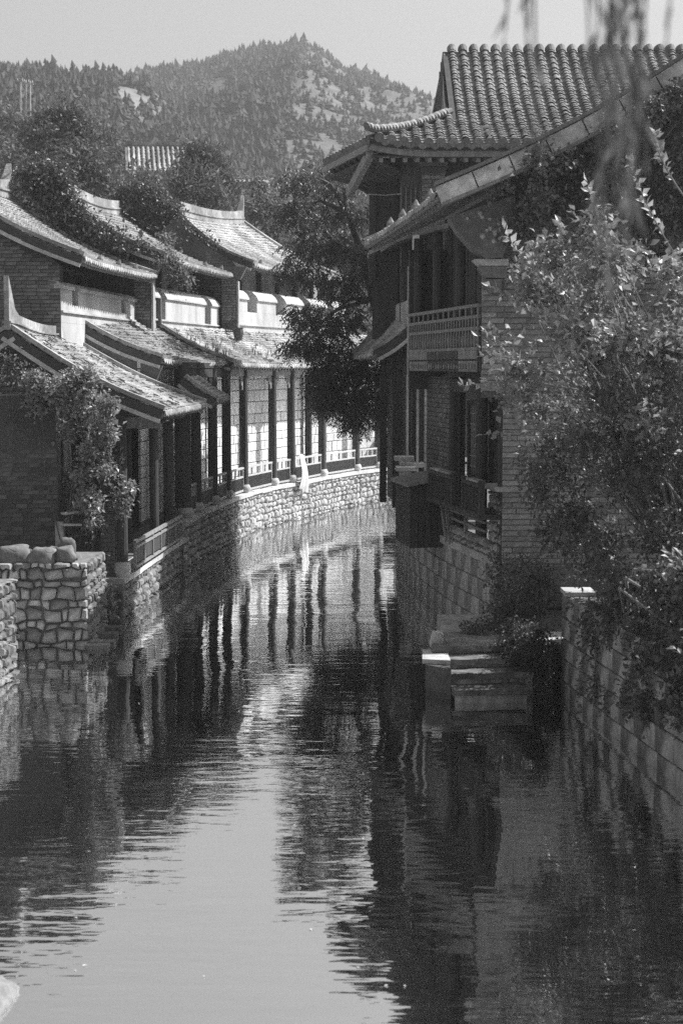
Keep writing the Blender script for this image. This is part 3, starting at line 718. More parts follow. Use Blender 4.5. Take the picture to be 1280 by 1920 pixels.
# upper houses ------------------------------------------------------------------
def upper_house(name, label, fa, fb, zb, coping_z, gaps, gapz, eave, ridge_, seed, brickn=0, side_w=.45, hood=False, ridgefin=(0, .35)):
    """house with a crenellated plaster front wall; fa, fb plan ends of the front"""
    fa, fb = V((fa[0], fa[1], 0)), V((fb[0], fb[1], 0)); d = (fb-fa).normalized(); nrm = V((d.y, -d.x, 0)); L = (fb-fa).length
    root = thing(name, fa+Z*zb, label, 'house')
    # lower band of the front
    m_ = MB(); m_.prism([fa+Z*1.1, fb+Z*1.1, fb+Z*zb, fa+Z*zb], -nrm*.4); part('lower_wall', m_, plaster_m, root)
    m_ = MB(); m_.prism([fa+Z*(zb+.003), fb+Z*(zb+.003), fb+Z*gapz, fa+Z*gapz], -nrm*.4); part('front_wall', m_, plaster_m, root)
    m_ = MB(); m_.beam(fa+Z*(zb+.22)+nrm*.02, fb+Z*(zb+.22)+nrm*.02, .05, .04); part('string_course', m_, plaster_m, root)
    e = [0]+[x for g_ in gaps for x in g_]+[1]
    for k in range(0, len(e), 2):
        a, b = fa+d*L*e[k], fa+d*L*e[k+1]; hgt = coping_z
        m_ = MB(); m_.prism([a+Z*(gapz+.002), b+Z*(gapz+.002), b+Z*hgt, a+Z*hgt], -nrm*.4); part('merlon', m_, plaster_m, root)
        if hood:   # rounded hood that rises back
            m_ = MB(); pr = [(.05, 0), (.05, .04), (-.02, .16), (-.14, .26), (-.3, .31), (-.42, .31), (-.42, 0)]
            m_.prism([a-d*.03+nrm*x_+Z*(hgt+.002+z_) for x_, z_ in pr], d*((b-a).length+.06)); part('hood', m_, plaster_m, root)
        else:
            m_ = MB(); pr = [(.06, 0), (.06, .06), (-.05, .14), (-.2, .17), (-.42, .17), (-.42, 0)]
            m_.prism([a-d*.02+nrm*x_+Z*(hgt+.002+z_) for x_, z_ in pr], d*((b-a).length+.04)); part('coping', m_, plaster_m, root)
    # recessed timber wall above and behind
    m_ = MB(); a, b = fa-nrm*1.0, fb-nrm*1.0; m_.prism([a+Z*1.1, b+Z*1.1, b+Z*(eave[0].z+.1), a+Z*(eave[0].z+.1)], -nrm*.15); part('inner_wall', m_, woodp_m, root)
    for k in range(6):
        q_ = lerp(a, b, (k+.5)/6)+nrm*.08; m_ = MB(); m_.beam(q_+Z*zb, q_+Z*eave[0].z, .12, .12, up=d); part('post', m_, wood_m, root)
    W = (eave[1]-eave[0]).length; Ln = ((ridge_[0]-eave[0]).length+(ridge_[1]-eave[1]).length)/2
    S = curved(eave[0], eave[1], ridge_[0], ridge_[1], .06*Ln, .05)
    roof(root, S, W, Ln, tw=.17, tl=.14, seed=seed, verge=(0, 1))
    ridge(root, ridge_[0], ridge_[1], h=.4, w_=.26, fin0=ridgefin[0], fin1=ridgefin[1], sag=.1)
    # far slope
    bk = [V((2*ridge_[k].x-eave[k].x, 2*ridge_[k].y-eave[k].y+.0, eave[k].z)) for k in (0, 1)]
    Sb = curved(bk[0], bk[1], ridge_[0], ridge_[1], .06*Ln); roof(root, Sb, W, Ln, tw=.34, tl=.34, seed=seed+1, verge=(None, None), rafters=False, eave_n=False)
    # ornaments along the lower roof
    for k in range(4):
        p, a_, b_, n_ = frame(S, .12+.25*k, .09); m_ = MB(); m_.tube([p, p+n_*.07, p+n_*.15], [.07, .06, .01], 6); part('roof_ornament', m_, tileB_m, root)
    # near gable wall
    gx0 = fa-nrm*.02; pts = [S(0, j/8)-Z*.2 for j in range(9)]; g0 = V((fa.x, fa.y, 0)); back = V((bk[0].x, fa.y+(bk[0].x-fa.x)*0, 0))
    Yg = fa.y
    prof = [V((p.x, Yg, p.z)) for p in pts if p.x < fa.x-.05]
    m_ = MB(); m_.prism([V((fa.x-.01, Yg, 1.1)), V((fa.x-.01, Yg, min(eave[0].z-.1, prof[0].z-.02)))]+prof+[V((bk[0].x+.4, Yg, bk[0].z-.2)), V((bk[0].x+.4, Yg, 1.1))], (0, .3, 0))
    part('gable_wall', m_, mortard_m, root)
    if brickn:
        x0 = fa.x-side_w*1.0
        def clip(cu, cv):
            x = fa.x-.01-cu; t_ = (eave[0].x-x)/(eave[0].x-ridge_[0].x)
            if t_ > 1: return cv < ridge_[0].z-.35-(t_-1)*(ridge_[0].z-eave[0].z)
            return cv < lerp(eave[0].z, ridge_[0].z, max(t_, 0))-.06*Ln*math.sin(math.pi*min(1, max(t_, 0)))-.3
        f_ = plane_face((fa.x-.01, Yg-.01, 0), -X, n=-Y_)
        masonry(root, 'brick', f_, side_w, zb-.9, ridge_[0].z, .25, .075, .012, brick_m, nparts=brickn, bulge=.004, inset=.95, clip=clip, seed=seed+3, pick=lambda p: (0 if in_frame(p) else 1, -p.z if False else abs(p.z-6)))
    return root, S
hL1, SL1 = upper_house('gabled_house', 'upper left house with dark brick gable and pale crenellated wall', (-5.56, 32.0), (-4.98, 39.0), 5.25, 5.92,
    ((.13, .2), (.78, .85)), 5.62, (V((-5.05, 31.7, 6.48)), V((-4.4, 38.4, 6.5))), (V((-8.4, 31.7, 8.4)), V((-7.85, 38.4, 8.3))), 41, brickn=300, side_w=2.6, ridgefin=(.0, .45))
hL2, SL2 = upper_house('gabled_house', 'middle upper house with pale walls and creeper on both roof edges', (-4.62, 39.3), (-3.5, 46.0), 5.3, 6.05,
    ((.089, .182), (.766, .866)), 5.5, (V((-4.22, 38.7, 6.98)), V((-2.97, 47.0, 6.98))), (V((-6.45, 38.7, 8.25)), V((-6.42, 47.0, 8.75))), 51, brickn=120, side_w=.8, hood=True, ridgefin=(.1, 0))
hL3, SL3 = upper_house('gabled_house', 'farthest upper house with hooded openings and a finial at the ridge end', (-2.98, 46.3), (.1, 56.2), 5.35, 6.3,
    ((.077, .155), (.315, .397), (.56, .64), (.8, .87)), 5.95, (V((-2.55, 46.9, 7.3)), V((.3, 56.0, 7.3))), (V((-4.75, 46.9, 8.72)), V((-3.35, 55, 9.2))), 61, brickn=80, side_w=.9, hood=True, ridgefin=(0, .55))
# fire wall ends between the houses
for (x0, x1, y_, z0, z1, lab) in ((-5.02, -4.60, 39.05, 5.2, 6.55, 'brick fire wall end with pale front between nearest and middle upper houses'), (-3.42, -2.98, 46.05, 5.3, 6.85, 'brick fire wall end with pale front between middle and farthest upper houses')):
    r = thing('fire_wall', (x0, y_, z0), lab, 'wall'); m_ = MB()
    m_.abox(x0+.005, x1, y_, y_+.35, 1.1, z1); part('wall_core', m_, mortard_m, r)
    masonry(r, 'brick', plane_face((x0, y_-.005, 0), X), x1-x0-.02, z0, z1, .2, .075, .012, brick_m, nparts=120, bulge=.004, inset=.94, seed=int(y_))
    m_ = MB(); m_.abox(x1+.002, x1+.05, y_-.02, y_+.4, z0-.2, z1-.05); part('front_facing', m_, plaster_m, r)
    m_ = MB(); pr = [(x0-.2, z1), (x1+.1, z1), (x1+.28, z1+.35), (x0-.2, z1+.35)]; m_.prism([V((a, y_, b+.002)) for a, b in pr], (0, .35, 0)); part('corbel', m_, brick_m, r)
# lattice panel and pot by the second fire wall
r = thing('lattice_panel', at(432, 622, Y=45.3), 'small dark lattice panel beside the fire wall above the walkway roof', 'panel'); m_ = MB(); a = at(423, 606, Y=45.3); b = at(443, 622, Y=45.3)
m_.beam(V((a.x, 45.3, a.z)), V((b.x, 45.3, a.z)), .03, .03); m_.beam(V((a.x, 45.3, b.z)), V((b.x, 45.3, b.z)), .03, .03)
for k in range(7): x_ = lerp(a.x, b.x, k/6); m_.beam(V((x_, 45.3, b.z)), V((x_, 45.3, a.z)), .025, .025, up=Y_)
part('frame', m_, wood_m, r)
m_ = MB(); p = at(447, 632, Y=45.0); m_.tube([p-Z*.1, p, p+Z*.12, p+Z*.22, p+Z*.26], [.1, .12, .15, .13, .15], 10); single('clay_pot', m_, brickdark_m, 'dark clay pot on the walkway roof beside the fire wall', 'pot')

# rubble wall in the left foreground ------------------------------------------------
root = thing('rubble_wall', (-4.6, 25, 0), 'rubble stone wall corner standing in the water with big boulders on top', 'stone wall')
m_ = MB(); m_.abox(-7, -4.02, 24.97, 26.7, -.6, 1.28); part('mortar_core', m_, rubd_m, root)
hts = [.16, .2, .12, .21, .15, .19, .11, .17]
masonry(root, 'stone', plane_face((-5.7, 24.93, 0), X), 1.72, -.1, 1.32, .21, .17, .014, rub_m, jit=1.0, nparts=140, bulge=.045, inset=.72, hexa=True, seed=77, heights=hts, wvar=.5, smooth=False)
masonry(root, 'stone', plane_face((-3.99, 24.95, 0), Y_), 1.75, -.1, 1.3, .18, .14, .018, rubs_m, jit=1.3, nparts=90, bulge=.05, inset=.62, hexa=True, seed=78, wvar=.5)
def boulder(c, s, seed, m=rub_m, rough=.25):
    rr = random.Random(seed); mb = MB(); nn = 13; mm = 9
    for j in range(mm+1):
        ph = math.pi*j/mm
        for i in range(nn):
            th = 2*math.pi*i/nn; q_ = V((math.sin(ph)*math.cos(th), math.sin(ph)*math.sin(th), math.cos(ph)))
            k = 1+rough*(mnoise.noise(q_*1.3+V((seed, 0, 0)))*1.6+mnoise.noise(q_*3.7+V((0, seed, 0)))*.7+mnoise.noise(q_*8+V((0, seed, 0)))*.35); q_ = V([math.copysign(abs(x_)**.72, x_) for x_ in q_])*k; mb.v.append(V(c)+V((q_.x*s[0], q_.y*s[1], q_.z*s[2])))
    for j in range(mm):
        for i in range(nn): mb.f.append((j*nn+i, (j+1)*nn+i, (j+1)*nn+(i+1) % nn, j*nn+(i+1) % nn))
    return mb
for i, (u, v, hw, hh, yd) in enumerate(((30, 1042, 34, 24, 25.2), (-25, 1045, 30, 26, 25.2), (82, 1043, 27, 20, 25.1), (106, 1040, 18, 16, 25.5), (124, 1040, 20, 18, 25.1), (126, 1028, 17, 22, 25.45), (48, 1040, 14, 17, 25.6), (140, 1050, 13, 17, 25.6), (160, 1092, 18, 10, 26.0), (172, 1096, 12, 10, 26.4))):
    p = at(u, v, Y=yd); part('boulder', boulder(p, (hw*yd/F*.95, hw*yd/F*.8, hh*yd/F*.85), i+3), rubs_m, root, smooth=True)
# second wall at the frame's left edge
root = thing('rubble_wall', (-5, 22, 0), 'narrow end of a nearer rubble wall at the left edge of the water', 'stone wall')
m_ = MB(); m_.prism([V((-4.98, 19, -.5)), V((-4.66, 22.4, -.5)), V((-7, 22.4, -.5)), V((-7, 19, -.5))], (0, 0, 1.9)); part('mortar_core', m_, rubd_m, root)
uu = (V((-4.66, 22.4, 0))-V((-4.98, 19, 0))).normalized(); masonry(root, 'stone', plane_face((-4.95, 19, 0), uu), 3.45, -.1, 1.42, .2, .15, .02, rubs_m, jit=1.3, nparts=100, bulge=.06, inset=.6, hexa=True, seed=79, wvar=.4, pick=lambda p: -p.y)
single('boulder', boulder((-2.52, 10.7, -.02), (.24, .36, .15), 91, rough=.12), rubs_m, 'pale rounded boulder breaking the water in the nearest left corner', 'boulder', smooth=True)
# cloth draped over the walkway rail
rr = random.Random(4); m_ = MB(); c0 = qp(CS[6]+.22, -.02, 0); _, tt = poly_at(QW, CS[6]+.22); tt = V((tt.x, tt.y, 0)); nn = V((tt.y, -tt.x, 0))
rows = 14; colsn = 12
for k in (0, 1):
    for j in range(rows+1):
        v = j/rows; z = 1.86-1.0*v; wid = .16+.3*v**.7; 
        for i in range(colsn+1):
            u = i/colsn; fold = .045*math.sin(u*15+v*2)+.02*math.sin(u*31+v*5); cut = .16*max(0, 1-abs(u-.45)/.12)*(v > .7)*(v-.7)/.3
            low = .22*(u-.3)*v
            m_.v.append(c0+tt*((u-.4)*wid*1.5+.06*math.sin(v*3))+nn*(.06+fold*v+.08*math.sin(v*2.5)-k*.012)+Z*(z+cut-low))
w1 = colsn+1; off_ = (rows+1)*w1
for k in (0, 1):
    for j in range(rows):
        for i in range(colsn): m_.f.append((k*off_+j*w1+i, k*off_+j*w1+i+1, k*off_+(j+1)*w1+i+1, k*off_+(j+1)*w1+i))
single('draped_cloth', m_, cloth_m, 'white cloth bundle hanging over the walkway railing down to the quay edge', 'cloth', smooth=True)
# small hut at the far end
root = thing('timber_hut', at(735, 880, Y=53), 'small dark timber hut at the far end of the walkway', 'hut')
m_ = MB(); a = at(727, 882, Y=53); m_.abox(a.x, a.x+1.4, 53, 54.2, a.z, a.z+1.35); part('wall', m_, wood_m, root)
for k in range(9): m_ = MB(); x_ = a.x+.02+k*.15; m_.abox(x_, x_+.13, 52.97, 52.997, a.z, a.z+1.33); part('plank', m_, wood_m, root)
m_ = MB(); m_.prism([V((a.x-.2, 52.8, a.z+1.3)), V((a.x+.7, 52.8, a.z+1.65)), V((a.x+1.6, 52.8, a.z+1.3)), V((a.x+1.6, 52.8, a.z+1.22)), V((a.x-.2, 52.8, a.z+1.22))], (0, 1.6, 0)); part('roof', m_, tileB_m, root)

# far roof among the trees
root = thing('hillside_house', at(300, 350, Y=76), 'small house with ribbed tile roof among trees below the hill', 'house')
fe0, fe1 = at(238, 323, Y=74), at(372, 325, Y=74); fr0, fr1 = at(236, 276, Y=77), at(364, 276, Y=77)
SF = curved(fe0, fe1, fr0, fr1, .12); roof(root, SF, (fe1-fe0).length, 3.2, tw=.24, tl=.3, seed=71, tm=tileB_m, bed=tilebedd_m, rise=.05, verge=(0, 1), board=False)
for i in range(14):
    m_ = MB(); s = (i+.5)/14; m_.tube([SF(s, k/8)+Z*.05 for k in range(9)], .075, 6); part('tile_rib', m_, ridge_m, root)
ridge(root, fr0, fr1, h=.28, w_=.25, sag=.05)
m_ = MB(); m_.abox(fe0.x+.5, fe1.x-.4, 74.6, 78, 8, fe0.z+.25); part('wall', m_, brick_m, root)
root = thing('distant_house', at(468, 345, Y=95), 'barely visible pale roof ridge behind the trees below the hill', 'house')
a, b = at(446, 331, Y=95), at(492, 331, Y=95); m_ = MB(); m_.abox(a.x, b.x, 95, 98, a.z-2.2, a.z-.3); part('wall', m_, brick_m, root)
m_ = MB(); m_.prism([V((a.x-.3, 94.5, a.z-.35)), V((a.x-.3, 96.5, a.z)), V((a.x-.3, 98.5, a.z-.35))], (b.x-a.x+.6, 0, 0)); part('roof', m_, tile_m, root)
# utility poles on the hill
root = thing('utility_pole_frame', at(48, 232, Y=118), 'three pale utility poles joined by crossarms on the left hillside', 'utility poles')
for u, v1, v0 in ((39, 151, 230), (49, 150, 233), (57, 152, 213)):
    m_ = MB(); m_.tube([at(u, v0+22, Y=118), at(u, v1, Y=118)], [.085, .06], 8); part('pole', m_, cap_m, root)
for a_, b_ in (((31, 153), (44, 152)), ((42, 155), (63, 158))):
    m_ = MB(); m_.beam(at(*a_, Y=117.9), at(*b_, Y=117.9), .08, .09); part('crossarm', m_, cap_m, root)
for u, v in ((33, 151), (42, 151), (46, 153), (54, 153), (61, 155)):
    m_ = MB(); p = at(u, v, Y=117.8); m_.tube([p, p-Z*.0+Z*.16], [.06, .04], 6); part('insulator', m_, cap_m, root)
#@RIGHT
# ================================================================= RIGHT BANK
E_ = V((-.164, .987, 0)).normalized(); NA = V((-E_.y, E_.x, 0))     # along the canal front, and out over the water
FU = V((2.17, 25.0, 0)); FL = V((2.52, 25.05, 0))                    # near corner of the upper and of the lower front
up = lambda s, o, z: FU+E_*s+NA*o+Z*z
lw = lambda s, o, z: FL+E_*s+NA*o+Z*z
# foundation wall of squared blocks standing in the water
RP = smooth_path([(2.66, 24.3), (2.50, 25.1), (2.33, 26.1), (1.98, 28), (1.67, 30.2), (1.40, 33), (1.32, 37), (1.5, 42), (2.3, 46.3), (5, 49.6)], 5)
RLn = plen(RP)
root = thing('foundation_wall', (2.3, 26, 0), 'stained squared stone wall rising from the water under the right house', 'stone wall')
fr_ = path_face(RP, -1)
m_ = MB(); nn = 40
for i in range(nn+1):
    for d, z in ((-.03, -.6), (-.03, 1.2), (-.5, 1.2), (-.5, -.6)): m_.v.append(fr_(RLn*i/nn, z, d))
for i in range(nn):
    for k in range(4): m_.f.append((i*4+k, i*4+(k+1) % 4, (i+1)*4+(k+1) % 4, (i+1)*4+k))
part('wall_core', m_, rubd_m, root)
masonry(root, 'block', lambda a, b, d: fr_(a, b, d-.02), RLn, -.1, 1.2, .78, .33, .02, ashr_m, jit=.2, nparts=120, bulge=.012, inset=.95, seed=91)
for i in range(8):
    m_ = MB(); a, b = .9+i*1.02, .9+i*1.02+1.0; m_.prism([fr_(a, 1.203, .06), fr_(b, 1.203, .06), fr_(b, 1.203, -.3), fr_(a, 1.203, -.3)], (0, 0, .13)); part('coping_stone', m_, cap_m if i < 4 else ashr_m, root)
# --- house A
root = thing('balcony_house', lw(2, -1, 1.2), 'right waterside house with timber balcony, brick end wall and steep tiled gable', 'house')
hA = root
# lower storey
def wallA(s0, s1, z0, z1, o=0, fn=lw, th=.25): 
    m_ = MB(); m_.prism([fn(s0, o, z0), fn(s1, o, z0), fn(s1, o, z1), fn(s0, o, z1)], -NA*th); return m_
part('lower_wall', wallA(3.5, 5.5, 1.2, 4.2, -.012), mortard_m, root)
masonry(root, 'brick', lambda a, b, d: lw(5.5-a, d, b), 2.0, 1.25, 4.2, .36, .088, .014, brick_m, nparts=110, bulge=.004, inset=.96, seed=92)
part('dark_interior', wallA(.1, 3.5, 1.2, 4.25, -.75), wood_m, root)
for k in range(16):
    m_ = MB(); z_ = 1.3+k*.18; m_.prism([lw(5.5, .0, z_), lw(5.62, .02, z_), lw(5.62, .02, z_+.165), lw(5.5, .0, z_+.165)], -NA*.3); part('quoin_brick', m_, cap_m, root)
# windows with lattice
for (a, b) in ((.25, 1.25), (1.85, 2.55), (2.6, 3.3)):
    fr2 = thing_ = None; m_ = MB(); z0, z1 = 2.45, 3.75
    for (p, q_) in ((lw(a, -.3, z0), lw(b, -.3, z0)), (lw(a, -.3, z1), lw(b, -.3, z1)), (lw(a, -.3, z0), lw(a, -.3, z1)), (lw(b, -.3, z0), lw(b, -.3, z1))): m_.beam(p, q_, .08, .09, up=NA)
    wf = part('window', m_, wood_m, root)
    m_ = MB(); n_ = 5
    for k in range(1, n_): s_ = lerp(a, b, k/n_); m_.beam(lw(s_, -.3, z0), lw(s_, -.3, z1), .025, .03, up=NA)
    for k in range(1, 7):
        z_ = lerp(z0, z1, k/7)
        if k in (1, 2, 5, 6): m_.beam(lw(a, -.3, z_), lw(b, -.3, z_), .025, .03, up=NA)
    mid = (a+b)/2; cc = lw(mid, -.3, (z0+z1)/2); w2, h2 = (b-a)*.3, .2
    for p, q_ in (((-w2, 0), (0, h2)), ((0, h2), (w2, 0)), ((w2, 0), (0, -h2)), ((0, -h2), (-w2, 0))): m_.beam(cc+E_*p[0]+Z*p[1], cc+E_*q_[0]+Z*q_[1], .03, .03, up=NA)
    o = part('lattice', m_, woodp_m, wf)
for s_ in (.1, 1.5, 3.45): m_ = MB(); m_.tube([lw(s_, -.05, 1.2), lw(s_, -.05, 4.2)], .1, 10); part('column', m_, wood_m, root)
m_ = MB(); m_.beam(lw(0.1, -.05, 4.05), lw(3.5, -.05, 4.05), .14, .22); part('beam', m_, wood_m, root)
# balustrade of the lower storey
for a, b in ((1.95, 3.75), (.05, 1.2)):
    rl = part('lower_balustrade', (lambda m_: (m_.beam(lw(a, .32, 2.52), lw(b, .32, 2.52), .1, .06), m_.beam(lw(a, .32, 2.05), lw(b, .32, 2.05), .08, .06), m_.beam(lw(a, .32, 2.05), lw(a, .32, 2.6), .08, .08, up=E_), m_.beam(lw(b, .32, 2.05), lw(b, .32, 2.6), .08, .08, up=E_), m_)[-1])(MB()), wood_m, root)
    m_ = MB()
    for k in range(int((b-a)/.09)): s_ = a+.07+k*.09; m_.beam(lw(s_, .32, 2.07), lw(s_, .32, 2.5), .04, .03, up=E_)
    part('bars', m_, wood_m, rl, stuff=True)
    for k in range(int((b-a)/.4)):
        m_ = MB(); s_ = a+.2+k*.4; m_.beam(lw(s_-.17, .32, 2.58), lw(s_+.17, .32, 2.58), .13, .035); part('cap_tile', m_, ashr_m, rl)
m_ = MB(); m_.prism([lw(.0, -.1, 1.98), lw(4.0, -.1, 1.98), lw(4.0, .38, 1.98), lw(0, .38, 1.98)], Z*.08); part('gallery_floor', m_, wood_m, root)
# hanging box bay over the water
m_ = MB(); m_.prism([lw(3.95, .02, 1.1), lw(5.3, .02, 1.1), lw(5.3, .62, 1.1), lw(3.95, .62, 1.1)], Z*1.18); bay = part('box_bay', m_, wood_m, root)
for k in range(5): m_ = MB(); o_ = .03+k*.118; m_.prism([lw(3.945, o_, 1.11), lw(3.945, o_+.105, 1.11), lw(3.945, o_+.105, 2.27), lw(3.945, o_, 2.27)], -E_*.02); part('board', m_, wood_m, bay)
for k in range(11): m_ = MB(); s_ = 3.96+k*.122; m_.prism([lw(s_, .62, 1.11), lw(s_+.108, .62, 1.11), lw(s_+.108, .62, 2.27), lw(s_, .62, 2.27)], NA*.02); part('board', m_, wood_m, bay)
m_ = MB(); m_.prism([lw(3.8, -.02, 2.36), lw(5.4, -.02, 2.36), lw(5.4, .72, 2.22), lw(3.8, .72, 2.22)], Z*.06); part('bay_roof', m_, woodp_m, bay)
# leaning boards, rough corner pier, rails and rubble plinth
for s_, zt, w_ in ((3.3, 2.1, .09), (3.0, 2.15, .07)):
    m_ = MB(); m_.beam(lw(s_+.45, .14, zt), lw(s_-.15, .16, 1.3), .03, w_, up=E_); part('leaning_board', m_, woodp_m, root)
m_ = MB(); m_.prism([lw(.02, .0, 1.25), lw(.72, .0, 1.25), lw(.72, .0, 2.42), lw(.02, .0, 2.42)], -NA*.4); part('corner_pier', m_, mortard_m, root)
masonry(root, 'pier_stone', lambda a, b, d: lw(.72-a, d+.01, b), .7, 1.25, 2.4, .2, .14, .02, rub_m, jit=1.2, nparts=60, bulge=.03, inset=.7, hexa=True, seed=95, wvar=.5)
m_ = MB(); m_.prism([lw(-.15, .12, 2.43), lw(.85, .12, 2.43), lw(.85, -.5, 2.43), lw(-.15, -.5, 2.43)], Z*.07); part('pier_cap', m_, cap_m, root)
masonry(root, 'plinth_stone', lambda a, b, d: lw(3.4-a, d+.03, b), 2.7, 1.34, 1.6, .17, .12, .02, rub_m, jit=1.3, nparts=60, bulge=.06, inset=.6, hexa=True, seed=96, wvar=.5)
m_ = MB()
for z_ in (1.72, 1.86): m_.beam(lw(.75, .06, z_), lw(3.3, .06, z_), .06, .04)
m_.beam(lw(3.25, .06, 1.55), lw(3.25, .06, 1.95), .07, .07, up=E_); m_.beam(lw(2.1, .06, 1.55), lw(2.1, .06, 1.9), .06, .06, up=E_); part('plinth_rails', m_, woodp_m, root)
# jettied floor
m_ = MB(); m_.prism([up(-.0, .02, 4.32), up(5.35, .02, 4.32), up(5.35, -.5, 4.32), up(0, -.5, 4.32)], Z*.2); part('floor_beam', m_, wood_m, root)
for a, b, mm in ((.1, 1.3, woodp_m), (1.35, 3.6, wood_m), (3.65, 5.2, woodp_m)):
    m_ = MB(); m_.prism([up(a, .03, 4.5), up(b, .03, 4.5), up(b, .06, 4.5), up(a, .06, 4.5)], Z*.14); part('fascia_board', m_, mm, root)
    m_ = MB(); m_.prism([up(a, .03, 4.3), up(b, .03, 4.3), up(b, .05, 4.3), up(a, .05, 4.3)], Z*.17)
    part('carved_board', m_, mm, root)
rr = random.Random(11)
for k in range(26):
    s_ = .2+k*.19; m_ = MB(); c_ = up(s_, .055, 4.38); m_.tube([c_, c_+NA*.02], rr.uniform(.03, .06), 6); part('carving', m_, woodp_m, root)
# balcony railing
m_ = MB()
for z_, w_ in ((5.33, .09), (5.16, .05), (4.98, .05), (4.66, .06)): m_.beam(up(.05, .03, z_), up(5.3, .03, z_), w_, .05)
br = part('balcony_railing', m_, woodp_m, root)
for k in range(27):
    s_ = .1+k*.198; m_ = MB(); zt = 5.33 if k % 2 == 0 else 5.17; m_.tube([up(s_, .03, 4.66), up(s_, .03, 4.8), up(s_, .03, 4.95), up(s_, .03, zt)], [.018, .028, .018, .02], 6); part('baluster', m_, woodp_m, br)
# upper timber wall: planks and posts
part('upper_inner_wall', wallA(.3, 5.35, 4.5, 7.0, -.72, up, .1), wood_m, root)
for k in range(17):
    s_ = .35+k*.3; m_ = MB(); m_.prism([up(s_, -.7, 4.55), up(s_+.27, -.7, 4.55), up(s_+.27, -.7, 6.9), up(s_, -.7, 6.9)], NA*(.02+.012*(k % 2))); part('plank', m_, mat('dark_planks', .075, .35, 10, .8, .003, rnd=.35, streak=.1), root)
for s_ in (1.9, 3.6, 5.2): m_ = MB(); m_.tube([up(s_, -.12, 4.5), up(s_, -.12, 6.75)], .09, 10); part('column', m_, wood_m, root)
m_ = MB(); m_.prism([up(5.28, .03, 3.95), up(5.4, .03, 3.95), up(5.4, -.7, 3.95), up(5.28, -.7, 3.95)], Z*2.6); part('far_end_panel', m_, wood_m, root)
m_ = MB(); m_.prism([up(5.36, .045, 3.95), up(5.42, .045, 3.95), up(5.42, .0, 3.95), up(5.36, .0, 3.95)], Z*2.3); part('corner_strip', m_, cap_m, root)
# end wall in brick facing the viewer
yA = 24.98
m_ = MB(); m_.abox(2.19, 8.5, yA+.0, yA+.3, 3.98, 6.9); part('end_wall_upper', m_, mortar_m, root)
m_ = MB(); m_.abox(2.53, 8.5, yA+.0, yA+.3, .6, 3.977); part('end_wall_lower', m_, mortar_m, root)
masonry(root, 'brick', plane_face((2.17, yA-.012, 0), X), 2.8, 3.99, 6.7, .4, .088, .014, mat('end_wall_brick', .36, .35, 9, .9, .005, rnd=.3, stain=.2), nparts=140, bulge=.006, inset=.96, seed=101, wvar=.35)
masonry(root, 'brick', plane_face((2.51, yA-.012, 0), X), 2.5, 1.2, 3.97, .4, .088, .014, mat('end_wall_brick', .3), nparts=140, bulge=.006, inset=.96, seed=102, wvar=.35)
m_ = MB(); m_.abox(2.17, 2.9, yA-.06, yA-.015, 3.9, 3.99); part('string_course', m_, brick_m, root)
# roof A: canal slope and gable verge
EA0, EA1 = V((1.40, 23.95, 6.88)), V((.47, 30.7, 6.72)); RA0, RA1 = V((6.2, 23.95, 9.55)), V((5.2, 30.7, 9.45))
def SA(s, t):
    p = lerp(lerp(EA0, EA1, s), lerp(RA0, RA1, s), t); return p-Z*.22*math.sin(math.pi*t)+Z*(.05*(1-s)**5)
roof(root, SA, 6.8, 5.5, tw=.2, tl=.16, seed=103, nparts=0, verge=(1,), rise=.05)
path = [SA(0, j/16)+Z*.02 for j in range(17)]
m_ = MB(); m_.sweep(path, [(-.02, .07), (.32, .07), (.32, .12), (-.02, .12)], side=-Y_); part('verge_tiles', m_, tileB_m, root)
for j in range(9):
    m_ = MB(); pa = [SA(0, (j+k/2)/9+.002*(k == 0)-.002*(k == 2)) for k in range(3)]; m_.sweep(pa, [(.0, .068), (.22, .068), (.2, -.17), (.0, -.17)], side=-Y_); part('verge_stone', m_, mat('verge_plaster', .85, .35, 7, .9, .008, stain=.5), root)
m_ = MB(); m_.sweep([p-Z*.02 for p in path], [(.0, -.175), (.24, -.175), (.24, -.22), (.0, -.22)], side=-Y_); part('verge_moulding', m_, woodp_m, root)
for k in range(4):
    p = SA(.18+.18*k, .03); m_ = MB(); m_.tube([p, p+Z*.1, p+Z*.2], [.08, .07, .01], 6); part('roof_ornament', m_, tileB_m, root)
pts = [SA(0, j/8)-Z*.2 for j in range(9)]
m_ = MB(); m_.prism([V((2.1, 24.62, 6.65))]+[V((p.x, 24.62, p.z)) for p in pts if p.x > 2.05]+[V((8.4, 24.62, 8.3)), V((8.4, 24.62, 6.65))], (0, .35, 0)); part('gable_wall', m_, brickdark_m, root)
Sbk = curved(V((11, 23.95, 6.9)), V((10, 30.7, 6.8)), RA0, RA1, .2); roof(root, Sbk, 6.8, 5.5, tw=.4, tl=.4, seed=104, verge=(None,), rafters=False, eave_n=False, tm=tileB_m)
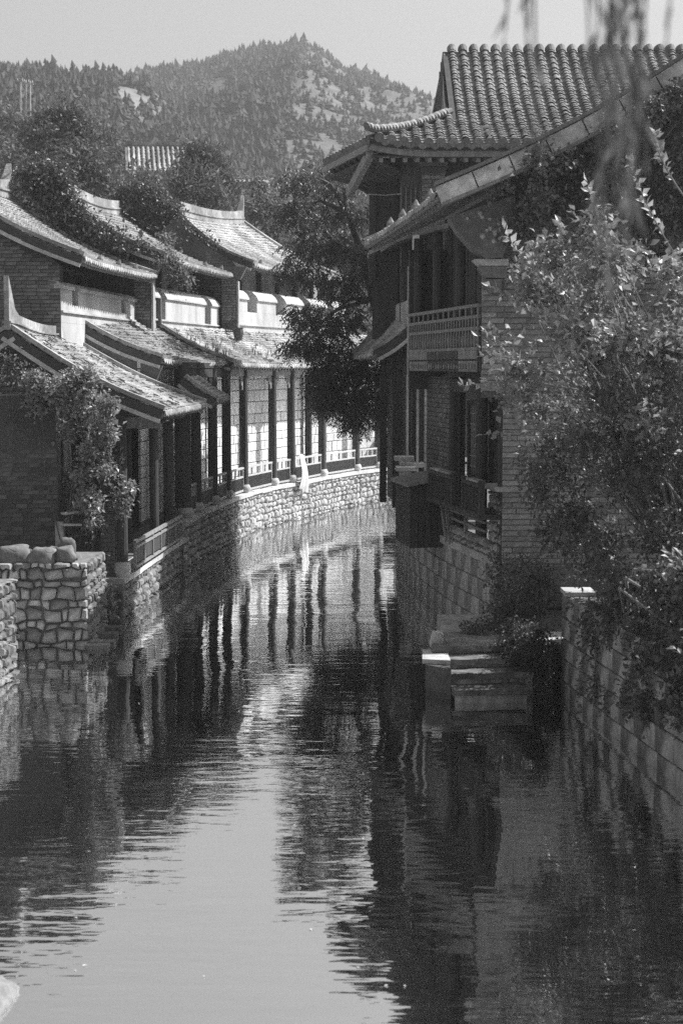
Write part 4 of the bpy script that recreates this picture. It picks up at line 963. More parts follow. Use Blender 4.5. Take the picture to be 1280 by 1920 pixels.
# curved corbel ('carved bracket end') under the gable corner
outl = [(1.62, 6.62), (2.6, 6.95), (2.62, 6.5), (2.5, 6.2), (2.42, 6.02), (2.18, 6.0), (1.98, 6.15), (1.75, 6.4)]
m_ = MB(); m_.prism([V((x_, 24.35, z_)) for x_, z_ in outl], (0, .6, 0)); cb = part('carved_corbel', m_, brick_m, root)
for k in range(26):
    x_, z_ = rr.uniform(1.85, 2.45), rr.uniform(6.2, 6.7)
    if z_ < 6.62-(x_-1.62)*.9+.12: continue
    m_ = MB(); m_.tube([V((x_, 24.36, z_)), V((x_, 24.31, z_))], [rr.uniform(.03, .055), .02], 6); part('carving', m_, cap_m, cb)
for (x0, x1, z_, h_) in ((2.0, 2.52, 5.9, .1), (2.08, 2.5, 5.72, .17), (2.15, 2.42, 5.5, .2)):
    m_ = MB(); m_.prism([V((x0, 24.42, z_+h_)), V((x1, 24.42, z_+h_)), V((x1, 24.42, z_)), V((x0+.12, 24.42, z_))], (0, .55, 0)); part('corbel_step', m_, cap_m if z_ > 5.8 else brick_m, cb)
# --- house C beyond
root = thing('lean_to_house', (1.5, 35, 1.2), 'house behind the balcony house with small sloping roof and tall timber posts', 'house')
c0, c1 = at(701, 661, Y=33.5), at(664, 668, Y=39.5); k0, k1 = at(772, 607, Y=33.5), at(722, 596, Y=39.5)
SCc = curved(c0, c1, k0, k1, .06, .03); roof(root, SCc, 6.1, 1.5, tw=.18, tl=.14, seed=111, verge=(0, 1))
m_ = MB(); m_.prism([V((k0.x+.02, 33.7, 1.2)), V((k1.x+.05, 39.4, 1.2)), V((k1.x+.05, 39.4, 5.5)), V((k0.x+.02, 33.7, 5.5))], X*.2); part('inner_wall', m_, brickdark_m, root)
ww = lambda t_, z_, o_=0: V((lerp(k0.x-.02, k1.x, t_)+o_, lerp(33.7, 39.4, t_), z_))
m_ = MB(); m_.prism([ww(0, 5.3), ww(1, 5.3), ww(1, 5.78), ww(0, 5.78)], X*.3); part('window_sill_wall', m_, plaster_m, root)
for t_ in (0, .33, .66, 1): m_ = MB(); m_.beam(ww(t_, 5.78, .1), ww(t_, 7.1, .1), .14, .14, up=Y_); part('post', m_, wood_m if t_ else plaster_m, root)
m_ = MB(); m_.prism([ww(0, 5.8, .5), ww(1, 5.8, .5), ww(1, 7.2, .5), ww(0, 7.2, .5)], X*.1); part('window_wall', m_, wood_m, root)
m_ = MB(); m_.prism([ww(0, 6.95, -.35), ww(1, 6.95, -.35), ww(1, 7.45, 1.5), ww(0, 7.45, 1.5)], Z*.1); part('upper_roof', m_, tileB_m, root)
for u, y_, r_ in ((718, 37.5, .1), (741, 36, .09), (747, 34.8, .06), (765, 33.4, .07), (784, 32.6, .06)):
    p = at(u, 800, Y=y_); m_ = MB(); m_.beam(V((p.x, y_, 1.2)), V((p.x, y_, 4.6)), r_*1.6, r_*1.6, up=Y_); part('post', m_, wood_m, root)
for u, y_ in ((763, 33.3), (782, 32.5)): p = at(u, 800, Y=y_); m_ = MB(); m_.beam(V((p.x, y_-.1, 1.9)), V((p.x, y_-.1, 4.2)), .05, .04, up=Y_); part('corner_strip', m_, cap_m, root)
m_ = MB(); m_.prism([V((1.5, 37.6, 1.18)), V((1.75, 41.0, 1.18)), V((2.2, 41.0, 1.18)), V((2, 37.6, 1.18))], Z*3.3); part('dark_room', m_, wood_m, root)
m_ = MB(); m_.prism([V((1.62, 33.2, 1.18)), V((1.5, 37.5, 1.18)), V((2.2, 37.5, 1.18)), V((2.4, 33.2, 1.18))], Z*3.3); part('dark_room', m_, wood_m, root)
for u, v, y_ in ((757, 858, 33.0), (775, 870, 32.6), (760, 877, 32.2)):
    p = at(u, v, Y=y_); m_ = MB(); m_.abox(p.x-.2, p.x+.2, y_-.3, y_+.3, p.z-.05, p.z+.03); part('jutting_stone', m_, cap_m, root)
for k in range(7):
    p = at(744+k*.6, 900+k*14, Y=35-k*.3); 
m_ = MB(); p = at(757, 900, Y=32.4); m_.abox(p.x-.1, p.x+.14, 32.2, 32.6, 1.2, 2.45); part('stone_pier', m_, ashr_m, root)

# --- house B: large hipped roof
root = thing('great_roof_house', (3, 35.5, 2), 'tall right house with dark ribbed tile roof and flared eave corner', 'house')
YE, ZE, YR, ZR = 34.0, 9.0, 38.6, 11.75
def SB(x, t, sg=.28): return V((x, lerp(YE, YR, t), lerp(ZE, ZR, t)-sg*math.sin(math.pi*t)))
C0 = V((.58, 34.0, 9.08)); H1 = V((2.42, 35.9, 9.95)); GX = 2.42; XE = 9.2
tH = (H1.y-YE)/(YR-YE)
def tmax(x): return 1.0 if x >= GX else max(.02, tH*(x-C0.x)/(GX-C0.x))
def flare(x, t): return .14*max(0, (1.9-x)/1.3)**2*(1-t)
SBf = lambda x, t: SB(x, t)+Z*flare(x, t)
dk = MB(); xs = [C0.x+(GX-C0.x)*i/8 for i in range(9)]+[GX+.001+(XE-GX)*i/8 for i in range(9)]
for x_ in xs:
    tm_ = tmax(x_)
    for j in range(9):
        t_ = tm_*j/8; p = SBf(x_, t_); dk.v += [p-Z*.01, p-Z*.13]
for i in range(len(xs)-1):
    if i == 8: continue
    for j in range(8):
        a = (i*9+j)*2; b = ((i+1)*9+j)*2
        dk.f += [(a, b, b+2, a+2), (a+1, a+3, b+3, b+1)]
    a = i*18; b = (i+1)*18; dk.f.append((a, a+1, b+1, b)); a += 16; b += 16; dk.f.append((a, b, b+1, a+1))
part('roof_deck', dk, tilebedd_m, root)
# cover tiles
ncol = 33; sp = (XE-C0.x-.1)/ncol; ring = MB(); nseg = 6
for j, (y_, r_, zz) in enumerate(((0, 1.0, .0), (0, .78, 0), (1.15, .74, 0))):
    for k in range(nseg+1): a = math.pi*k/nseg; ring.v.append(V((-math.cos(a)*r_, y_, math.sin(a)*r_)))
n1 = nseg+1
for j in (0, 1):
    for k in range(nseg): ring.f.append((j*n1+k, j*n1+k+1, (j+1)*n1+k+1, (j+1)*n1+k))
ring0 = MB(); ring0.v = [V((p.x*1.0, p.y, p.z)) for p in ring.v]
for j, (y_, r_) in enumerate(((0, 1.0), (.5, 1.0), (.5, .8), (1.25, .78))): pass
ring2 = MB(); prof = ((-.0, .93), (.0, 1.03), (.42, 1.0), (.5, .84), (1.2, .82))
for y_, r_ in prof:
    for k in range(n1): a = math.pi*k/nseg; ring2.v.append(V((-math.cos(a)*r_, y_, math.sin(a)*r_)))
for j in range(len(prof)-1):
    for k in range(nseg): ring2.f.append((j*n1+k, j*n1+k+1, (j+1)*n1+k+1, (j+1)*n1+k))
rme = ring2.mesh('tile', tileB_m); rest = MB(); rr = random.Random(14); off = wloc(root); RAD = .088; TL = .125
cells = []
for c_ in range(ncol):
    x_ = C0.x+.12+sp*(c_+.35); tm_ = tmax(x_) if x_ < GX else 1.0; Ls = 5.5*tm_; k_ = int(Ls/TL)
    for j in range(k_): cells.append((j, c_, x_, tm_*j/k_, tm_*(j+1)/k_))
cells.sort(key=lambda c: (0 if in_frame(SBf(c[2], c[3])) else 1, c[0]*.3+c[1]))
for n_, (j, c_, x_, t0, t1) in enumerate(cells):
    p = SBf(x_, t0); b = (SBf(x_, min(1, t0+.01))-p).normalized(); a = X.copy(); tw_ = rr.gauss(0, .035); a = (a+b*tw_).normalized(); nrm = a.cross(b).normalized(); L_ = (SBf(x_, t1)-p).length
    sc = RAD*rr.uniform(.93, 1.08); M = Matrix.Identity(4); p = p+nrm*(.02+rr.uniform(-.006, .01))+a*rr.gauss(0, .005)
    for r_ in range(3): M[r_][0] = a[r_]*sc; M[r_][1] = b[r_]*L_; M[r_][2] = nrm[r_]*sc; M[r_][3] = p[r_]
    if n_ < 300:
        o = bpy.data.objects.new('tile', rme); COL.objects.link(o); o.parent = root; M2 = M.copy()
        for r_ in range(3): M2[r_][3] -= off[r_]
        o.matrix_local = M2
    else: rest.add([M @ v for v in ring2.v], ring2.f)
part('cover_tiles', rest, tileB_m, root, stuff=True)
# channel tiles: shallow steps between the ribs
ch = MB()
for c_ in range(ncol-1):
    x_ = C0.x+.12+sp*(c_+.85); tm_ = tmax(x_); k_ = int(5.5*tm_/.2)
    for j in range(k_):
        t0, t1 = tm_*j/k_, tm_*(j+1)/k_; p, q_ = SBf(x_, t0)+Z*.035, SBf(x_, t1)+Z*.008; w_ = .07
        ch.add([p-X*w_+Z*.02, p-Z*.0, p+X*w_+Z*.02, q_-X*w_+Z*.02, q_, q_+X*w_+Z*.02, p-X*w_-Z*.02, p-Z*.03, p+X*w_-Z*.02], [(0, 1, 4, 3), (1, 2, 5, 4), (0, 6, 7, 1), (1, 7, 8, 2)])
part('channel_tiles', ch, tilebedd_m if False else tileB_m, root, stuff=True)
# tile ends at the eave and at the ridge
for c_ in range(ncol):
    x_ = C0.x+.12+sp*(c_+.35); p = SBf(x_, 0); m_ = MB(); m_.tube([p+V((0, -.05, .03)), p+V((0, .03, .03))], [.1, .1], 12); 
    if p.x < 7: part('eave_tile_end', m_, tileB_m, root)
    p = SBf(x_+sp*.5, 0); m_ = MB(); m_.prism([p+V((-.1, -.06, .0)), p+V((.1, -.06, .0)), p+V((.085, -.06, -.07)), p+V((0, -.06, -.12)), p+V((-.085, -.06, -.07))], (0, .05, 0))
    if p.x < 7: part('drip_tile', m_, tileB_m, root)
    if x_ > GX:
        p = SB(x_, 1); m_ = MB(); m_.tube([p+V((0, -.06, .0)), p+V((0, .02, .11)), p+V((0, .3, .13))], [.1, .105, .1], 10); part('ridge_tile_end', m_, tileB_m, root)
m_ = MB(); m_.abox(GX-.02, XE, YR+.02, YR+.35, ZR-.3, ZR+.02); part('ridge', m_, tilebedd_m, root)
# eave board and soffit
m_ = MB(); pth = [SBf(lerp(C0.x, XE, i/24), 0)+V((0, .06, -.19)) for i in range(25)]; m_.sweep(pth, [(-.03, -.06), (.03, -.06), (.03, .06), (-.03, .06)]); part('eave_board', m_, woodp_m, root)
m_ = MB(); m_.add([(C0.x+.05, 34.08, 8.78), (XE, 34.08, 8.74), (XE, 35.6, 8.98), (C0.x+.3, 35.9, 9.08), (C0.x+.05, 34.08, 8.74), (XE, 34.08, 8.7), (XE, 35.6, 8.94), (C0.x+.3, 35.9, 9.04)], [(0, 1, 2, 3), (7, 6, 5, 4), (0, 4, 5, 1), (2, 6, 7, 3), (0, 3, 7, 4), (1, 5, 6, 2)]); part('soffit', m_, soffit_m, root)
m_ = MB()
for i in range(34): x_ = C0.x+.25+i*.255; m_.beam(V((x_, 34.1, 8.69)), V((x_, 35.4, 8.88)), .08, .09)
part('rafters', m_, woodp_m, root, stuff=True)
# hip ridge with rope-like tiles
m_ = MB(); hp = []
for i in range(29):
    t_ = i/28; x_ = lerp(C0.x-.06, GX-.01, t_); hp.append(V((x_, lerp(33.95, H1.y, t_), SBf(max(x_, C0.x), tmax(max(x_, C0.x)))[2]+.12+.05*(1-t_)**3)))
m_.tube(hp, .07, 8); part('hip_ridge', m_, tileB_m, root)
for i in range(0, 27):
    a = hp[i]; b = hp[i+1]; d = (b-a).normalized(); m_ = MB(); m_.tube([a+Z*.02, a+d*.06+Z*.05], [.085, .07], 9); part('hip_tile', m_, mat('worn_hip_tile', .34) if i % 2 else tileB_m, root)
# left hip face and flared corner seen from below
C1 = V((-.42, 37.3, 9.0)); KX = V((GX-.05, 40.6, 10.1))
m_ = MB(); top = [C0+Z*.02, H1+V((-.03, 0, .0)), KX, C1]
m_.v = [p for p in top]+[p-Z*.14 for p in top]; m_.f = [(0, 3, 2, 1), (4, 5, 6, 7), (0, 1, 5, 4), (1, 2, 6, 5), (2, 3, 7, 6), (3, 0, 4, 7)]; part('left_hip_slope', m_, tileB_m, root)
for k in range(14):
    a = lerp(C0, C1, (k+.5)/14); b = lerp(H1, KX, (k+.5)/14); m_ = MB(); m_.tube([a+Z*.05, b+Z*.05], .075, 6); part('tile_rib', m_, tileB_m, root)
m_ = MB(); m_.beam(C0+V((-.02, .05, -.14)), C1+V((0, 0, -.14)), .06, .13); part('left_eave_board', m_, woodp_m, root)
a, b = at(672, 300, Y=34.6), at(655, 362, Y=36.2); m_ = MB(); m_.beam(C0+V((.02, .15, -.25)), b, .13, .22); part('corner_beam', m_, woodp_m, root)
for k in range(7):
    a = lerp(C0, C1, .08+k*.12)-Z*.22; b = lerp(V((1.0, 35.3, 9.0)), V((.8, 38, 8.6)), k/6)-Z*.25; m_ = MB(); m_.beam(a, b, .09, .1); part('corner_rafter', m_, wood_m, root)
m_ = MB(); m_.add([C0-Z*.3+X*.1, C1-Z*.3+X*.1, V((1.2, 38, 8.4)), V((1.3, 35.3, 8.6))]+[C0-Z*.34+X*.1, C1-Z*.34+X*.1, V((1.2, 38, 8.36)), V((1.3, 35.3, 8.56))], [(0, 1, 2, 3), (7, 6, 5, 4), (0, 4, 5, 1), (1, 5, 6, 2), (2, 6, 7, 3), (3, 7, 4, 0)]); part('corner_soffit', m_, wood_m, root)
# pale upswept ridge tip behind the corner
m_ = MB(); m_.prism([at(u, v, Y=36.6) for u, v in ((688, 236), (694, 232), (706, 238), (722, 241), (745, 246), (745, 262), (700, 262), (690, 258))], (0, .18, 0)); part('upswept_ridge_tip', m_, cap_m, root)
# gable end of the upper roof
m_ = MB(); m_.prism([SB(GX-.04, tH*.75)+Z*.0, SB(GX-.04, 1)+Z*.02, V((GX-.04, 42.8, 10.0)), V((GX-.04, 40.6, 9.9)), V((GX-.04, H1.y, 9.85))], X*.12); part('gable_end', m_, wood_m, root)
for k in range(9):
    y_ = 36.4+k*.52; zt = (SB(2, (y_-YE)/(YR-YE)).z if y_ < YR else ZR-(y_-YR)*.55)-.15
    m_ = MB(); m_.beam(V((GX-.07, y_, 10.05)), V((GX-.07, y_, zt)), .05, .04, up=Y_)
    if zt > 10.2: part('gable_board', m_, woodp_m, root)
m_ = MB(); m_.add([(GX, YR+.3, ZR), (XE, YR+.3, ZR), (XE, 43.2, 9.1), (GX-.4, 43.2, 9.1), (GX, YR+.3, ZR-.14), (XE, YR+.3, ZR-.14), (XE, 43.2, 8.96), (GX-.4, 43.2, 8.96)], [(0, 1, 2, 3), (7, 6, 5, 4), (0, 3, 7, 4), (2, 6, 7, 3), (0, 4, 5, 1), (1, 5, 6, 2)]); part('back_slope', m_, tileB_m, root)
# small creature on the roof ornament
m_ = MB(); p = SBf(2.95, .05)+Z*.1
m_.beam(p, p+Z*.2, .04, .04, up=Y_); m_.beam(p+X*.16, p+X*.16+Z*.2, .04, .04, up=Y_); m_.beam(p+Z*.2-X*.05, p+Z*.2+X*.22, .05, .05); m_.beam(p+Z*.1, p+Z*.1+X*.16, .03, .03); part('roof_ornament', m_, cap_m, root)
# walls
bx = lambda u: at(u, 340, Y=35.7).x
m_ = MB(); m_.abox(bx(790), bx(834), 35.62, 36.1, 5, 8.85); part('pillar_core', m_, mortar_m, root)
masonry(root, 'brick', plane_face((bx(790), 35.6, 0), X), bx(834)-bx(790), 6.4, 8.6, .34, .09, .014, mat('pale_grey_brick', .32, .25, 9, .9, .004, rnd=.3, stain=.2), nparts=100, bulge=.006, inset=.96, seed=121)
for k, z_ in enumerate((8.62, 8.74)): m_ = MB(); m_.abox(bx(790)-.03*k-.02, bx(834)+.03*k+.02, 35.55, 36.1, z_, z_+.1); part('pillar_cap', m_, brick_m, root)
m_ = MB(); m_.abox(bx(834)+.003, 9, 35.9, 36.2, 4, 8.85); part('right_wall_core', m_, mortard_m, root)
masonry(root, 'brick', plane_face((bx(834)+.01, 35.88, 0), X), 2.2, 7.0, 8.8, .3, .085, .012, brickdark_m, nparts=0, bulge=.005, inset=.96, seed=122)
m_ = MB(); m_.abox(bx(750), bx(790)-.003, 35.75, 35.85, 5, 8.85); part('door_panel', m_, mat('grey_planks', .12, .35, 12, .85, .003, rnd=.2, streak=.1), root)
for k in range(5): x_ = lerp(bx(752), bx(788), k/4); m_ = MB(); m_.beam(V((x_, 35.72, 6.6)), V((x_, 35.72, 8.3)), .03, .02, up=Y_); part('door_batten', m_, woodp_m, root)
m_ = MB(); m_.abox(bx(700), bx(750)-.003, 36.9, 37, 5, 8.85); part('dark_doorway', m_, wood_m, root)
m_ = MB(); m_.abox(bx(694), 9, 36.95, 37.4, 6.3, 9.1); part('inner_wall', m_, wood_m, root)
m_ = MB(); m_.tube([at(690, 364, Y=35.5), at(722, 366, Y=35.5), at(752, 363, Y=35.5)], .012, 5); part('wire', m_, cap_m, root)
m_ = MB(); m_.abox(bx(696), bx(706), 36.8, 36.94, 6.3, 8.6); part('left_post', m_, wood_m, root)

# --- stone steps
for i, (y0, z1, x0) in enumerate(((20.6, .19, 1.49), (20.95, .35, 1.46), (21.3, .49, 1.43), (21.65, .62, 1.28))):
    m_ = MB(); rr = random.Random(i); xe = 2.42+.12*(i % 2); m_.prism([V((x0, y0, -.5)), V((xe, y0+.05, -.5)), V((xe, y0+.9, -.5)), V((x0-.0, y0+.9, -.5))], Z*(z1-.09+.5))
    if i == 0: st = thing('stone_steps', (2.2, 20.6, 0), 'weathered stone steps rising out of the canal beside the bushes', 'steps')
    part('riser', m_, ashr_m, st)
    e_ = 9; pr = [V((lerp(x0-.04, xe, k/e_), y0-.04+rr.uniform(-.04, .03), z1-.088+.03*k/e_-.012*i)) for k in range(e_+1)]+[V((xe, y0+.95, z1-.06)), V((x0-.04, y0+.95, z1-.088))]
    m_ = MB(); m_.prism(pr, Z*.075); part('tread', m_, step_m, st)
m_ = MB(); m_.prism([V((1.12, 21.1, -.5)), V((1.44, 20.75, -.5)), V((1.44, 21.9, -.5)), V((1.16, 21.8, -.5))], Z*.92); part('side_block', m_, mat('wet_dark_stone', .07, .4, 7, .6, .008), st)  # block body in a very dark stone tone under its pale cap
m_ = MB(); m_.prism([V((1.08, 21.15, .425)), V((1.45, 21.05, .425)), V((1.45, 21.95, .425)), V((1.12, 21.9, .425))], Z*.06); part('block_cap', m_, cap_m, st)
part('rough_stone', boulder((1.32, 21.9, .62), (.09, .12, .12), 5), cap_m, st, smooth=True)
m_ = MB(); m_.abox(1.5, 3.0, 22.4, 24.9, -.4, .5); part('landing', m_, ashr_m, st)
p = at(1012, 1196, Y=21.6); m_ = MB(); m_.abox(p.x-.1, p.x+.4, 21.45, 22.1, p.z-.06, p.z+.0); single('landing_slab', m_, cap_m, 'pale flat slab jutting beside the post end of the right wall', 'stone slab')
# --- near right wall
RW = smooth_path([(2.97, 21.3), (3.2, 19.2), (3.52, 16.7), (4.15, 12), (4.9, 7), (5.4, 0)], 5); WL = plen(RW)
root = thing('canal_wall', (3, 21.2, 0), 'creeper-hung wall of squared stones along the near right bank', 'stone wall')
fw = path_face(RW, 1); m_ = MB()
fw = (lambda f0: (lambda a, b, d: f0(a, b, d)))(path_face(RW, 1))
for i in range(31):
    for d, z in ((-.03, -.6), (-.03, 1.36), (-.35, 1.36), (-.35, -.6)): m_.v.append(fw(WL*i/30, z, d))
for i in range(30):
    for k in range(4): m_.f.append((i*4+k, i*4+(k+1) % 4, (i+1)*4+(k+1) % 4, (i+1)*4+k))
m_.f.append((0, 1, 2, 3)); part('wall_core', m_, rubd_m, root)
masonry(root, 'block', fw, WL, -.1, 1.36, .62, .29, .016, mat('wall_ashlar', .33, .5, 5, .9, .012, rnd=.05, streak=.5, stain=.6), jit=.3, nparts=120, bulge=.012, inset=.95, seed=131)
masonry(root, 'block', plane_face((2.99, 21.33, 0), X, n=Y_), .4, -.1, 1.36, .42, .29, .016, cap_m, nparts=10, bulge=.01, seed=132)
m_ = MB(); m_.abox(2.95, 3.35, 20.9, 21.4, 1.363, 1.42); part('end_cap', m_, cap_m, root)
#@VEG
# ================================================================= VEGETATION
# big shrub on the right bank
B1 = []
rr = random.Random(55)
def region(poly, n, Y0, Y1, r0, r1, seed):
    """blobs spread over a pixel polygon"""
    rr = random.Random(seed); out = []; us = [p[0] for p in poly]; vs = [p[1] for p in poly]
    while len(out) < n:
        u, v = rr.uniform(min(us), max(us)), rr.uniform(min(vs), max(vs)); c = False
        for i in range(len(poly)):
            (x1, y1), (x2, y2) = poly[i], poly[i-1]
            if (y1 > v) != (y2 > v) and u < (x2-x1)*(v-y1)/(y2-y1)+x1: c = not c
        if c: out.append((u, v, rr.uniform(Y0, Y1), rr.uniform(r0, r1)))
    return out
upper = region([(930, 640), (1000, 600), (1080, 700), (1060, 780), (960, 790)], 9, 19, 20.5, 16, 30, 51)+region([(985, 470), (1030, 430), (1090, 390), (1290, 470), (1340, 700), (1340, 900), (1060, 900), (1080, 800), (1060, 720), (1040, 640), (1000, 560)], 60, 18.5, 21.5, 20, 50, 1)
plant('large_shrub', (4.6, 20.5, 1.3), upper, 10500, .11, .07, leaf_m, 'large sunlit broad-leaved shrub spilling over the right bank before the brick wall', 'shrub', seed=2, clump=7, k=90, r0=.022, wood=twig_m, nleaf=260, leafmat=leafp_m, spread=.16, shell=.2)
lower = region([(1000, 840), (1080, 860), (1100, 1080), (1010, 1070)], 10, 20, 21.5, 20, 36, 52)+region([(1000, 800), (1340, 640), (1360, 1260), (1250, 1280), (1170, 1180), (1110, 1060), (1010, 1040), (985, 960)], 60, 18.2, 21, 28, 62, 3)
plant('dense_bush', (4.8, 20, 1.3), lower, 19000, .085, .04, leafd_m, 'dark dense bush filling the lower right bank above the canal wall', 'bush', seed=4, clump=9, k=18, wood=twig_m, spread=.14, shell=.2)
# long bare sprays reaching left
root = thing('reaching_branches', (4.5, 20.4, 1.5), 'long pale arching sprays reaching out to the left over the brick corner', 'branches')
rr = random.Random(21)
for (a, b, c_) in (((1160, 700), (1020, 600), (915, 535)), ((1130, 760), (1000, 660), (900, 668)), ((1200, 690), (1080, 570), (985, 470)), ((1130, 640), (1060, 500), (1050, 415)), ((1100, 560), (985, 520), (945, 430)), ((1140, 745), (980, 700), (862, 725)), ((1160, 820), (1040, 800), (905, 815)), ((1240, 640), (1150, 480), (1120, 360)), ((1280, 500), (1210, 400), (1180, 300)), ((1290, 380), (1230, 300), (1225, 250)), ((1180, 560), (1120, 440), (1100, 340))):
    y0 = rr.uniform(18.8, 20); A, B_, C_ = at(*a, Y=y0+.8), at(*b, Y=y0+.3), at(*c_, Y=y0); m_ = MB(); pts = [A*(1-t)**2+B_*2*t*(1-t)+C_*t*t for t in [k/10 for k in range(11)]]
    m_.tube(pts, [.014-.0011*k for k in range(11)], 5); sp_ = part('branch', m_, twig_m, root)
    lm = MB()
    for k in range(30):
        t = .3+.7*k/29; p = A*(1-t)**2+B_*2*t*(1-t)+C_*t*t; d = rvec(rr)*.8+(C_-B_).normalized()*.6+Z*.2
        leaf_into(lm, p, d, rvec(rr)+V((0, -.8, .6)), rr.uniform(.09, .15), rr.uniform(.06, .09))
    part('leaves', lm, leafp_m, sp_)
# ivy on the gable of the balcony house
ivy = region([(880, 370), (960, 320), (1120, 255), (1290, 150), (1340, 160), (1340, 520), (1000, 480), (925, 430)], 46, 23.6, 24.3, 22, 44, 5)
ivy += region([(1075, 275), (1150, 235), (1290, 155), (1290, 175), (1150, 260)], 18, 23.3, 23.5, 12, 20, 26)
ivy += region([(930, 335), (1140, 240), (1160, 270), (960, 360)], 14, 23.5, 23.7, 6, 12, 25)
ivy += region([(1090, 265), (1180, 200), (1300, 120), (1340, 120), (1340, 200), (1130, 300)], 12, 23.4, 24, 14, 24, 15)
plant('wall_ivy', (3.6, 24.6, 5), ivy, 17000, .075, .05, mat('ivy_leaf', .17, .6, 4, .5, trans=.2, spec=.4), 'dark ivy covering the gable under the pale roof verge', 'ivy', seed=6, clump=10, k=8, wood=twig_m, spread=.14, shell=.1)
# bush between steps and foundation wall, creeper on the near wall
bb = region([(930, 1060), (1025, 1040), (1030, 1180), (1025, 1290), (990, 1290), (905, 1225), (880, 1212), (935, 1165)], 34, 22.4, 24.2, 18, 40, 7)
plant('bank_bush', (2.9, 23.4, .6), bb, 9000, .07, .035, leafd_m, 'dark low bush crowding the landing behind the stone steps', 'bush', seed=8, clump=9, k=12, wood=twig_m, spread=.13, shell=.2)
bb = region([(930, 1190), (985, 1150), (1030, 1190), (1030, 1330), (965, 1320), (935, 1270)], 30, 20.9, 21.7, 14, 28, 17)+region([(860, 1185), (960, 1150), (960, 1215), (880, 1215)], 10, 22.2, 22.8, 10, 18, 19)
plant('trailing_weeds', (2.8, 21.6, .3), bb, 8000, .06, .03, mat('weed_leaf', .07, .6, 5, .5, trans=.3, spec=.4), 'low dark weeds hanging down beside the stone steps to the water', 'weeds', seed=18, clump=8, k=10, wood=twig_m, spread=.1, shell=.2, crownname='foliage')
cr = region([(1110, 1120), (1300, 1060), (1350, 1340), (1230, 1330), (1160, 1320), (1110, 1240)], 44, 0, 1, 20, 44, 9)
cr2 = []
for (u, v, y_, r_) in cr:
    yy = 21.2-(u-1060)/220*4.6; cr2.append((u, v, yy-.12, r_, .22))
cr2 += [(1085, 1150, 20.7, 13), (1092, 1190, 20.6, 13), (1104, 1240, 20.2, 13), (1096, 1300, 20.3, 9), (1125, 1290, 19.9, 14), (1140, 1330, 19.4, 12)]
plant('wall_creeper', (3.4, 19.5, 1.36), cr2, 19000, .08, .05, leafd_m, 'leafy creeper hanging down the face of the near right wall', 'creeper', seed=10, clump=8, k=14, wood=twig_m, spread=.12, shell=.2)
# tree over the water
blobs = [(560, 335, 44), (600, 325, 42), (640, 345, 30), (555, 395, 42), (610, 395, 52), (665, 395, 34), (600, 450, 52), (560, 470, 34), (545, 505, 34), (585, 515, 34), (650, 465, 44), (685, 500, 44), (720, 500, 32), (640, 530, 46), (600, 590, 50), (565, 585, 36), (570, 640, 36), (545, 655, 20), (600, 660, 36), (625, 620, 44), (650, 590, 36), (640, 690, 52), (695, 690, 46), (655, 745, 48), (705, 745, 42), (630, 755, 34), (600, 720, 30), (690, 785, 24), (735, 740, 24), (738, 520, 18), (735, 640, 26), (700, 560, 22), (665, 660, 44)]
blobs += [(610, 700, 36), (620, 740, 34), (720, 700, 30), (660, 790, 24), (720, 770, 26), (605, 755, 22)]
blobs = [(u, v, 39.6+((i*37) % 10)*.2, r_*(.84 if v < 640 else .95), .9) for i, (u, v, r_) in enumerate(blobs)]
rr = random.Random(71); root = thing('overhanging_tree', (1.75, 41.8, 1.1), 'dark tree with drooping feathery leaves hanging over the canal bend', 'tree')
fr3 = MB(); cens = []
wts = [b[3]**2 for b in blobs]
for _ in range(3300):
    b = rr.choices(blobs, wts)[0]; c = at(b[0], b[1], Y=b[2]); rad = b[3]*b[2]/F; q_ = rvec(rr)*rr.uniform(.3, 1)**.8; p = c+V((q_.x*rad*.9, q_.y*.7, q_.z*rad*.8)); cens.append(p)
    d = V((q_.x+rr.uniform(-.7, .7), q_.y+rr.uniform(-.6, .6), rr.uniform(-.9, .15))).normalized(); L_ = rr.uniform(.2, .37); n_ = 6
    for k in range(n_):
        t = (k+1)/n_; x_ = p+d*L_*t-Z*L_*.45*t*t; dd = (d-Z*.9*t).normalized(); s_ = dd.cross(Z+rvec(rr)*.3); s_ = s_.normalized() if s_.length > .01 else X
        for sg in (-1, 1): leaf_into(fr3, x_, s_*sg+dd*.5-Z*.35, Z+rvec(rr)*.4, .12*(1.15-.4*abs(t-.5)), .04)
part('crown', fr3, leaft_m, root, stuff=True)
tr = [V((1.75, 41.8, 1.0)), V((1.6, 41.5, 3.0)), V((1.2, 41.0, 4.8)), at(700, 560, Y=40.6), at(680, 480, Y=40.4), at(650, 400, Y=40.4)]
m_ = MB(); m_.tube(tr, [.2, .18, .15, .12, .1, .06], 9); part('trunk', m_, bark_m, root, smooth=True)
for (a, b) in ((tr[3], at(610, 600, Y=40)), (tr[4], at(570, 470, Y=40)), (tr[5], at(590, 330, Y=40)), (tr[5], at(640, 345, Y=40.2)), (tr[2], at(640, 720, Y=40)), (tr[3], at(560, 640, Y=40)), (tr[5], at(550, 390, Y=40))):
    m_ = MB(); m1 = lerp(a, b, .5)+Z*.25; m_.tube([a, m1, b], [.07, .045, .015], 6); part('limb', m_, bark_m, root, smooth=True)
